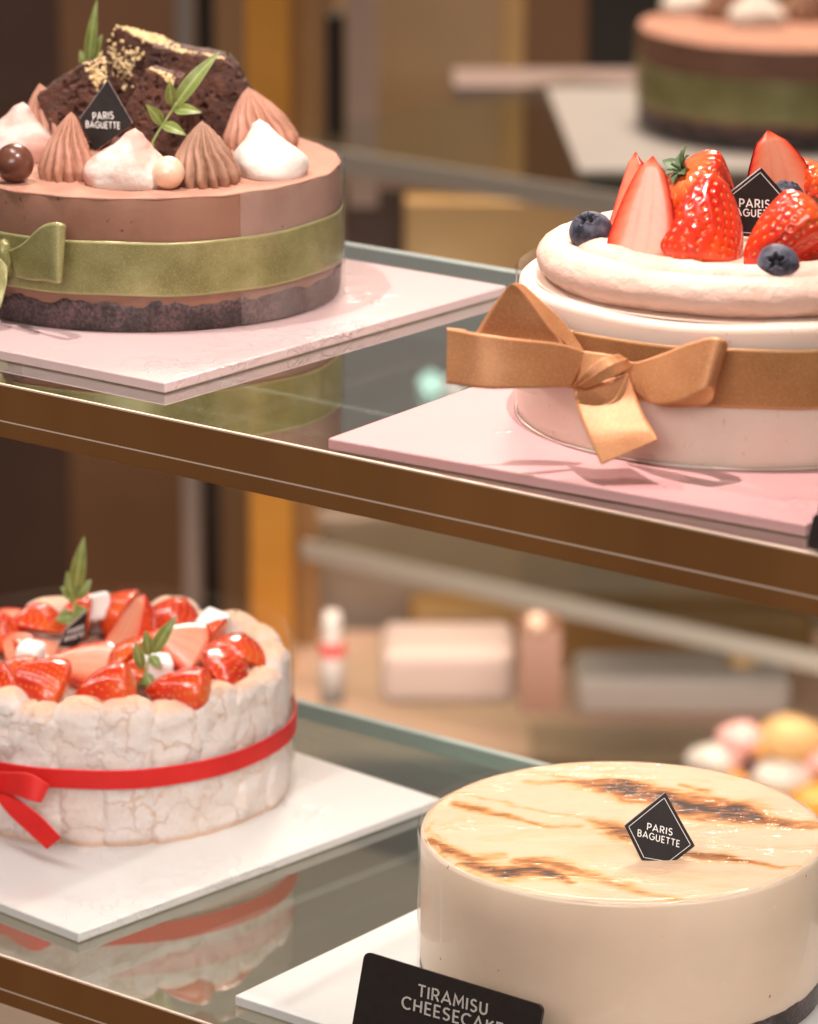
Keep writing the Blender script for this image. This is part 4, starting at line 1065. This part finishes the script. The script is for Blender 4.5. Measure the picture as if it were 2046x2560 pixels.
ribbon_strip('bow_loop', [(q1(-30, 1205, 0.0060), q1(-30, 1290, 0.0060)), (q1(60, 1206, 0.0160), q1(60, 1312, 0.0160)), (q1(150, 1215, 0.0220), q1(130, 1338, 0.0221)), (q1(236, 1268, 0.0218), q1(196, 1354, 0.0220)), (q1(200, 1262, 0.0152), q1(170, 1340, 0.0149)), (q1(-20, 1220, 0.0034), q1(-20, 1300, 0.0034))], M['red'], bowl, 8)
ribbon_strip('bow_tail', [(q1(-40, 1300, 0.0060), q1(20, 1285, 0.0082)), (q1(40, 1405, 0.0151), q1(110, 1350, 0.0182)), (q1(130, 1490, 0.0231), q1(200, 1420, 0.0262)), (q1(226, 1576, 0.0294), q1(296, 1520, 0.0325))], M['red'], bowl, 8)
ribbon_strip('bow_loop', [(q1(-60, 1210, 0.0060), q1(-60, 1300, 0.0060)), (q1(-160, 1190, 0.0120), q1(-160, 1300, 0.0120)), (q1(-280, 1200, 0.0080), q1(-280, 1310, 0.0080)), (q1(-60, 1230, 0.0020), q1(-60, 1290, 0.0020))], M['red'], bowl, 8)
zl = LC[2] + .0632
def lb(x, y, z=zl): return onz(*k1(x, y), z)
GL2 = 'strawberries in the ladyfinger cake'
def ls(label, standpx, basepx, tippx, R, lean=0, **k):
    st = lb(*standpx); a = onv(*k1(*basepx), st); b = onv(*k1(*tippx), st) + FH * lean
    return strawberry('strawberry', label, a, b, R * 1.10, group=GL2, lo=True, **k)
ls('orange red strawberry lying at the front left inside the ladyfinger wall', (190, 840), (310, 850), (50, 730), .0145, 0, sd=.5)
ls('strawberry with pale cap end lying front centre inside the ladyfinger wall', (500, 870), (660, 840), (350, 850), .0140, .0, sd=1.5)
ls('strawberry lying before the white cube with leaves', (850, 860), (1020, 850), (690, 830), .0125, .004, sd=2.5)
ls('short strawberry touching the right ladyfinger wall, front one', (1070, 790), (1000, 780), (1190, 710), .0155, .004, sd=3.5)
ls('deep red strawberry touching the right ladyfinger wall, rear one', (1130, 700), (1120, 690), (1170, 560), .0155, .006, sd=.9)
ls('strawberry half lying cut side up with its tip to the left', (400, 720), (575, 690), (205, 690), .0150, 0, half=True, face=unit(UP * .9 - FH * .4), sd=.4)
ls('strawberry half leaning behind the leafy white cube', (880, 720), (980, 640), (740, 560), .0165, .004, half=True, face=unit(UP * .9 - FH * .35 - RT * .1), sd=1.3)
ls('tall strawberry with upright tip in the middle of the ladyfinger cake', (580, 640), (530, 680), (690, 372), .0175, .006, half=True, face=unit(-RT * .7 - FH * .3 + UP * .5), sd=2.2)
ls('red strawberry with upright tip left of the rear right white cube', (840, 560), (800, 570), (885, 388), .0155, .006, sd=.1)
ls('strawberry slice lying near the small black plaque', (190, 640), (290, 640), (60, 570), .0130, 0, half=True, face=unit(UP), sd=2.8)
ls('dark red shiny strawberry at the back left', (190, 540), (180, 540), (200, 400), .0130, .004, sd=1.9)
ls('strawberry cut by the left edge of the photo, rear', (-20, 560), (-40, 600), (20, 440), .0140, 0, sd=.7)
ls('strawberry cut by the left edge of the photo, front', (-10, 840), (-40, 850), (10, 680), .0150, 0, sd=1.2)
ls('strawberry slice at the left edge behind the left white cube', (70, 620), (20, 650), (160, 560), .0130, 0, half=True, face=unit(UP - FH * .4), sd=.2)
ls('pale strawberry half lying at the rear left', (70, 500), (-20, 500), (140, 450), .012, 0, half=True, face=unit(UP - FH * .3), sd=2.4)
ls('flat red strawberry at the far rear of the ladyfinger cake', (360, 480), (440, 480), (290, 450), .012, 0, sd=1.8)
ls('small red strawberry tucked between the front ones', (640, 760), (680, 760), (590, 690), .012, 0, sd=3.0)
MORE = ['small red strawberry under the tall upright one', 'strawberry at the rear beside the back white cube',
        'strawberry behind the two touching the right ladyfinger wall', 'strawberry filling the gap at the left front of the ladyfinger cake', 'strawberry at the centre behind the leafy white cube']
for lab, p, bq, tq in zip(MORE, [(600, 720), (560, 470), (1010, 640), (60, 800), (700, 690)],
                      [(640, 690), (620, 470), (1040, 610), (100, 800), (760, 660)], [(540, 620), (480, 400), (930, 560), (-20, 720), (650, 590)]):
    ls(lab, p, bq, tq, .0140, .004, sd=p[0] * .01)
def cube(label, px, s, rot, tilt):
    c = onv(*k1(*px), lb(px[0], px[1] + 60)); b = MB(); b.box((-s, -s, -s), (s, s, s)); V, F = b.get()
    o = mk('nougat_cube', V, F, M['sugar_cube'], smooth=False); o.location = c.tolist(); o.rotation_euler = (tilt, tilt * .6, rot); bev(o, s * .35, 3)
    tag(o, label, 'nougat cube', 'white cubes on the ladyfinger cake')
cube('white nougat cube at the left between strawberries', (150, 645), .0058, .3, .2)
cube('white nougat cube at the back beside the small black plaque', (470, 415), .0068, .8, -.3)
cube('white nougat cube at the right above the red strawberries', (1022, 515), .0070, .2, .35)
cube('white nougat cube at the front with green leaves over it', (755, 715), .0066, .9, .15)
st = lb(720, 760) - FH * .012
sprig('green leaf sprig laid over the front white cube', st, [k1(690, 800), k1(700, 730), k1(720, 640)],
      [(k1(732, 640), k1(850, 455), .0075, .0), (k1(712, 650), k1(700, 525), .0065, 0), (k1(680, 715), k1(648, 580), .0062, 0), (k1(720, 650), k1(775, 705), .006, .003), (k1(690, 735), k1(745, 795), .006, .004), (k1(690, 780), k1(650, 770), .005, 0)], scale=1.3)
st = lb(370, 560)
sprig('pale leaf sprig standing at the back of the ladyfinger cake', st, [k1(350, 500), k1(360, 400), k1(362, 330)],
      [(k1(362, 350), k1(405, 75), .0085, 0), (k1(360, 370), k1(290, 320), .008, 0), (k1(365, 370), k1(440, 285), .008, 0), (k1(355, 460), k1(270, 470), .009, .004), (k1(360, 450), k1(420, 420), .008, .004), (k1(355, 400), k1(320, 240), .007, 0)], scale=1.6)
plaque('chocolate_plaque', 'small black chocolate plaque half turned among the ladyfinger cake strawberries', 'plaque', lb(350, 620), unit(-FH + RT * .5 + UP * .2),
       [k1(422, 428), k1(410, 560), k1(365, 612), k1(282, 606), k1(318, 520)], [('PARIS', k1(322, 548), k1(400, 520), (2, -9)), ('BAGUETTE', k1(308, 580), k1(398, 556), (2, -9))], edge=True)

# ================================================================== behind: the opposite case and the shop wall
def bgbox(name, label, cat, x0, y0, x1, y1, D, dep, mat, group=None, rot=0.0, kind=None):
    """an upright box whose camera-facing side fills these pixels at distance D"""
    a = onD(x0, y0, D); b = onD(x1, y0, D); c = onD(x0, y1, D)
    w = np.linalg.norm(b - a); h = np.linalg.norm(c - a) / math.cos(PIT) * 1.0
    mb = MB(); mb.box((-w / 2, 0, -h), (w / 2, dep, 0)); V, F = mb.get()
    o = mk(name, V, F, M[mat], smooth=False); o.location = ((a + b) / 2).tolist(); o.rotation_euler.z = TH + rot; bev(o, .012 if name == 'cake_box' else .002, 3)
    return tag(o, label, cat, group, kind)
# unseen blocker added over the front case to keep front light off the background
hb = MB(); hb.box((SX0, FRONT - .02, ZU + .545), (SX1, 1.46, ZU + .57)); hb.box((SX0, FRONT - .04, ZU + .5455), (SX1, FRONT - .0202, ZU + 1.15)); V, F = hb.get()
tag(mk('light_blocker', V, F, M['wall_brown'], smooth=False), kind='structure')
# wall
DW = 4.5
wl = [(-400, 112, 'wall_dark'), (112, 362, 'wall_brown'), (362, 700, 'bronze'), (700, 1060, 'wall_tan'), (1060, 1112, 'wall_gold'), (1112, 1245, 'wall_brown'), (1245, 1420, 'black'), (1420, 2300, 'wall_dark')]
for i, (x0, x1, m) in enumerate(wl):
    bgbox('wall', None, None, x0, -500, x1, 2900, DW + .001 * i, .05, m, kind='structure')
G = 'metal posts behind the case'
bgbox('metal_post', 'grey steel post behind the chocolate cake', 'post', 364, -300, 402, 2700, 4.1, .02, 'steel', G)
bgbox('metal_post', 'narrow black post right of the grey steel post', 'post', 408, -300, 446, 2700, 4.2, .02, 'black', G)
bgbox('metal_post', 'wide orange brass post between the two left cakes and the middle', 'post', 512, -300, 606, 2700, 3.9, .03, 'brass', G)
bgbox('metal_post', 'dull tan post right of the wide brass post', 'post', 608, -300, 664, 2700, 4.0, .03, 'brass_pale', G)
bgbox('metal_post', 'short black post beside the dull tan post', 'post', 686, 30, 726, 330, 4.2, .02, 'black', G)
bgbox('metal_post', 'rosy brown post left of the gold panel', 'post', 730, -300, 796, 420, 4.1, .02, 'rose_box', G)
def onz_h(y, D): return onD(1668, y, D)[2] - .006
# opposite shelf at the upper level
def bgshelf(label, p0, p1, z, depth_, th, mat='shelf_grey'):
    a = onz(*p0, z); b = onz(*p1, z); d = unit(b - a); n = np.array([-d[1], d[0], 0])
    if n @ FH < 0: n = -n
    pts = [a, b, b + n * depth_, a + n * depth_]
    t = thing('rear_shelf', label, 'shelf', a, 'shelves of the case behind')
    V, F = prism(pts, -UP * .010); fixn(mk('glass_panel', V, F, M['glass_thin'], t, False))
    pts = [a - n * .004, b - n * .004, b - n * .0005, a - n * .0005]
    V, F = prism([p + UP * .001 for p in pts], -UP * th); fixn(mk('front_trim', V, F, M[mat], t, False))
    return t, d, n
z2 = onz_h(262, 3.9)
bgshelf('blurred glass shelf at the back carrying the rear chocolate cake', (560, 292), (1900, 505), z2, .5, .022)
# rear cake on white board
D2c = onz(1668, 262, z2 + .006)
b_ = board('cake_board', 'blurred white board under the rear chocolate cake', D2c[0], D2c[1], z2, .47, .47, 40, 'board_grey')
rc = choc_cake(CC, 'blurred chocolate cake with green ribbon on the rear shelf')
k_ = 1.12 * depth(D2c) / 2.4
rc.scale = (k_, k_, k_ * .95); rc.location = (D2c + UP * 0).tolist(); rc.location.z = z2 + .0052
for (xx, yy, r_, h_, mt, fl) in ((1598, 55, .021, .032, 'cream', 0), (1525, 42, .020, .036, 'choc_cream_dark', 1), (1452, 30, .020, .03, 'cream', 0), (1700, 45, .022, .034, 'choc_cream_dark', 1), (1580, 10, .02, .04, 'choc_cream_dark', 1)):
    ztp = z2 + .0052 + HC * k_ * .95
    r_ *= depth(D2c) / 3.0; h_ *= depth(D2c) / 3.0; c_ = onz(xx, yy + 6, ztp) + FH * r_
    c_ = (c_ - np.array(rc.location)) / np.array(rc.scale) + np.array(rc.location)
    (fluted(c_, r_ / k_, h_ / k_, M[mt], rc) if fl else dollop(c_, r_ / k_, h_ / k_, M[mt], rc))
bgbox('cake_board', 'long pale board lying far behind at the top', 'cake board', 955, 180, 1375, 214, 4.2, .12, 'dusk_board')
bgbox('display_panel', 'dull gold panel below the rear shelf', 'panel', 852, 425, 1300, 640, 4.2, .04, 'wall_gold')
bgbox('display_panel', 'dark brown panel beside the gold panel under the rear shelf', 'panel', 720, 395, 850, 640, 4.25, .04, 'wall_dark')
# lower rear shelf and what stands on it
z3 = onD(1200, 1262, 3.9)[2]
bgshelf('blurred pale shelf edge crossing behind the brown rail', (640, 1138), (1900, 1412), z3, .4, .020)
z4 = onD(1200, 1545, 3)[2]
floor_plane('case_floor', ZL - .42, -2.6, 0.2, 1.15, 2.15, M['case_floor'])
bgbox('cake_box', 'blurred rosy carton with slanted end behind the shelves', 'carton', 800, 1372, 1088, 1490, 3.55, .10, 'rose_box')
bgbox('cake_box', 'blurred pale carton right of the dark chocolate slab', 'carton', 1212, 1428, 1668, 1512, 4.0, .10, 'pale_box')
bgbox('cake_box', 'ochre carton standing behind the rosy and pale cartons', 'carton', 860, 1288, 1720, 1480, 4.15, .08, 'caramel_box')
t = thing('chocolate_slab', 'dark blurred chocolate slab topped with a round truffle', 'cake', onD(1138, 1500, 3.5))
a = onD(1095, 1500, 3.5); b = onD(1182, 1500, 3.5); c = onD(1095, 1330, 3.5)
V, F = prism([a, b, b + (c - a), c], FH * .06); fixn(mk('body', V, F, M['choc_box'], t, False))
mk('truffle', *sphere(onD(1130, 1312, 3.5), .0105), M['salmon'], t)
t = thing('gift_bottle', 'blurred white bottle with red band behind the ladyfinger cake', 'bottle', onD(700, 1475, 3.5))
c = onD(700, 1478, 3.55); hh = 200 * 3.55 / (FPX / S)
V, F = lathe([(.0001, 0), (.011, 0), (.0115, hh * .55), (.0095, hh * .62), (.008, hh * .8), (.0095, hh * .9), (.007, hh), (.0001, hh * 1.01)], 28, c); mk('bottle_body', V, F, M['pale_box'], t)
V, F = lathe([(.0118, hh * .52), (.0118, hh * .66), (.0105, hh * .67)], 28, c); mk('red_band', V, F, M['redcard'], t)
o = mk('truffle_ball', *sphere((0, 0, 0), .016), M['biscuit']); o.location = onD(1561, 1398, 4.05).tolist(); tag(o, 'golden round truffle on the pale rear carton', 'truffle')
bgbox('display_panel', 'brown lower panel behind the shelves, below the pale carton', 'panel', 1110, 1500, 1260, 1640, 4.1, .04, 'choc_box')
bgbox('display_panel', 'wide brown grey back panel of the case behind, below the rail', 'panel', 668, 1090, 2300, 1900, 4.3, .04, 'taupe')
# fruit tart at the far right
fc = onD(1690, 1715, 3.6)
ft = thing('fruit_tart', 'blurred fruit tart with cream puffs and orange pieces behind the cheesecake', 'tart', fc)
V, F = lathe([(.097, -.04), (.118, .0), (.11, .005), (.0001, .005)], 60, fc); mk('tart_shell', V, F, M['biscuit'], ft)
for x, y, r, m, nme in ((1500, 1602, 44, 'cream', 'cream_puff'), (1645, 1632, 56, 'cream', 'cream_puff'), (1560, 1556, 44, 'pink_icing', 'macaron'), (1532, 1590, 34, 'pink_icing', 'macaron'), (1602, 1572, 26, 'orange', 'orange_piece'), (1665, 1556, 56, 'biscuit', 'biscuit'), (1574, 1620, 26, 'plum', 'berry'), (1725, 1600, 40, 'pink_icing', 'macaron'), (1715, 1690, 60, 'orange', 'orange_piece'), (1545, 1640, 30, 'orange', 'orange_piece')):
    rr_ = 1.2 * r * 3.6 / (FPX / S); mk(nme, *sphere(onD(x, y, 3.6), (rr_ * 1.05, rr_, rr_ * .72), 20, 28, lambda p: fbm(p * 45 + x, 3) * .006), M[m], ft)
for lab, p, D, wd in (('salmon brown shelf under the blurred cartons', (1230, 1512), 4.0, 1.5), ('clear glass shelf under the blurred fruit tart', (1690, 1742), 3.6, .5)):
    q = onD(*p, D); t = thing('rear_shelf', lab, 'shelf', q, 'shelves of the case behind')
    pts = [q + RT * a + FH * b for a, b in ((-wd / 2, -.12), (wd / 2, -.12), (wd / 2, .3), (-wd / 2, .3))]
    V, F = prism(pts, -UP * .008); fixn(mk('shelf_panel', V, F, M['salmon' if 'cartons' in lab else 'glass_thin'], t, False))
# added glow balls standing for a light reflected in the glass
t = NT('reflection_glow'); e = t.n('ShaderNodeEmission'); e.inputs[0].default_value = (.72, 1, .86, 1); e.inputs[1].default_value = 16; t.l(e.outputs[0], t.out.inputs[0])
o = mk('glow_ball', *sphere((0, 0, 0), .013), t.m); o.location = onD(908, 806, 4.0).tolist(); tag(o, 'small mint white glow standing for a light reflected in the upper glass', 'reflected light')
t = NT('reflection_glow_rose'); e = t.n('ShaderNodeEmission'); e.inputs[0].default_value = (1, .72, .66, 1); e.inputs[1].default_value = 13; t.l(e.outputs[0], t.out.inputs[0])
o = mk('glow_ball', *sphere((0, 0, 0), .011), t.m); o.location = onD(958, 812, 4.0).tolist(); tag(o, 'small rosy reflected glow beside the mint white one under the copper bow', 'reflected light')
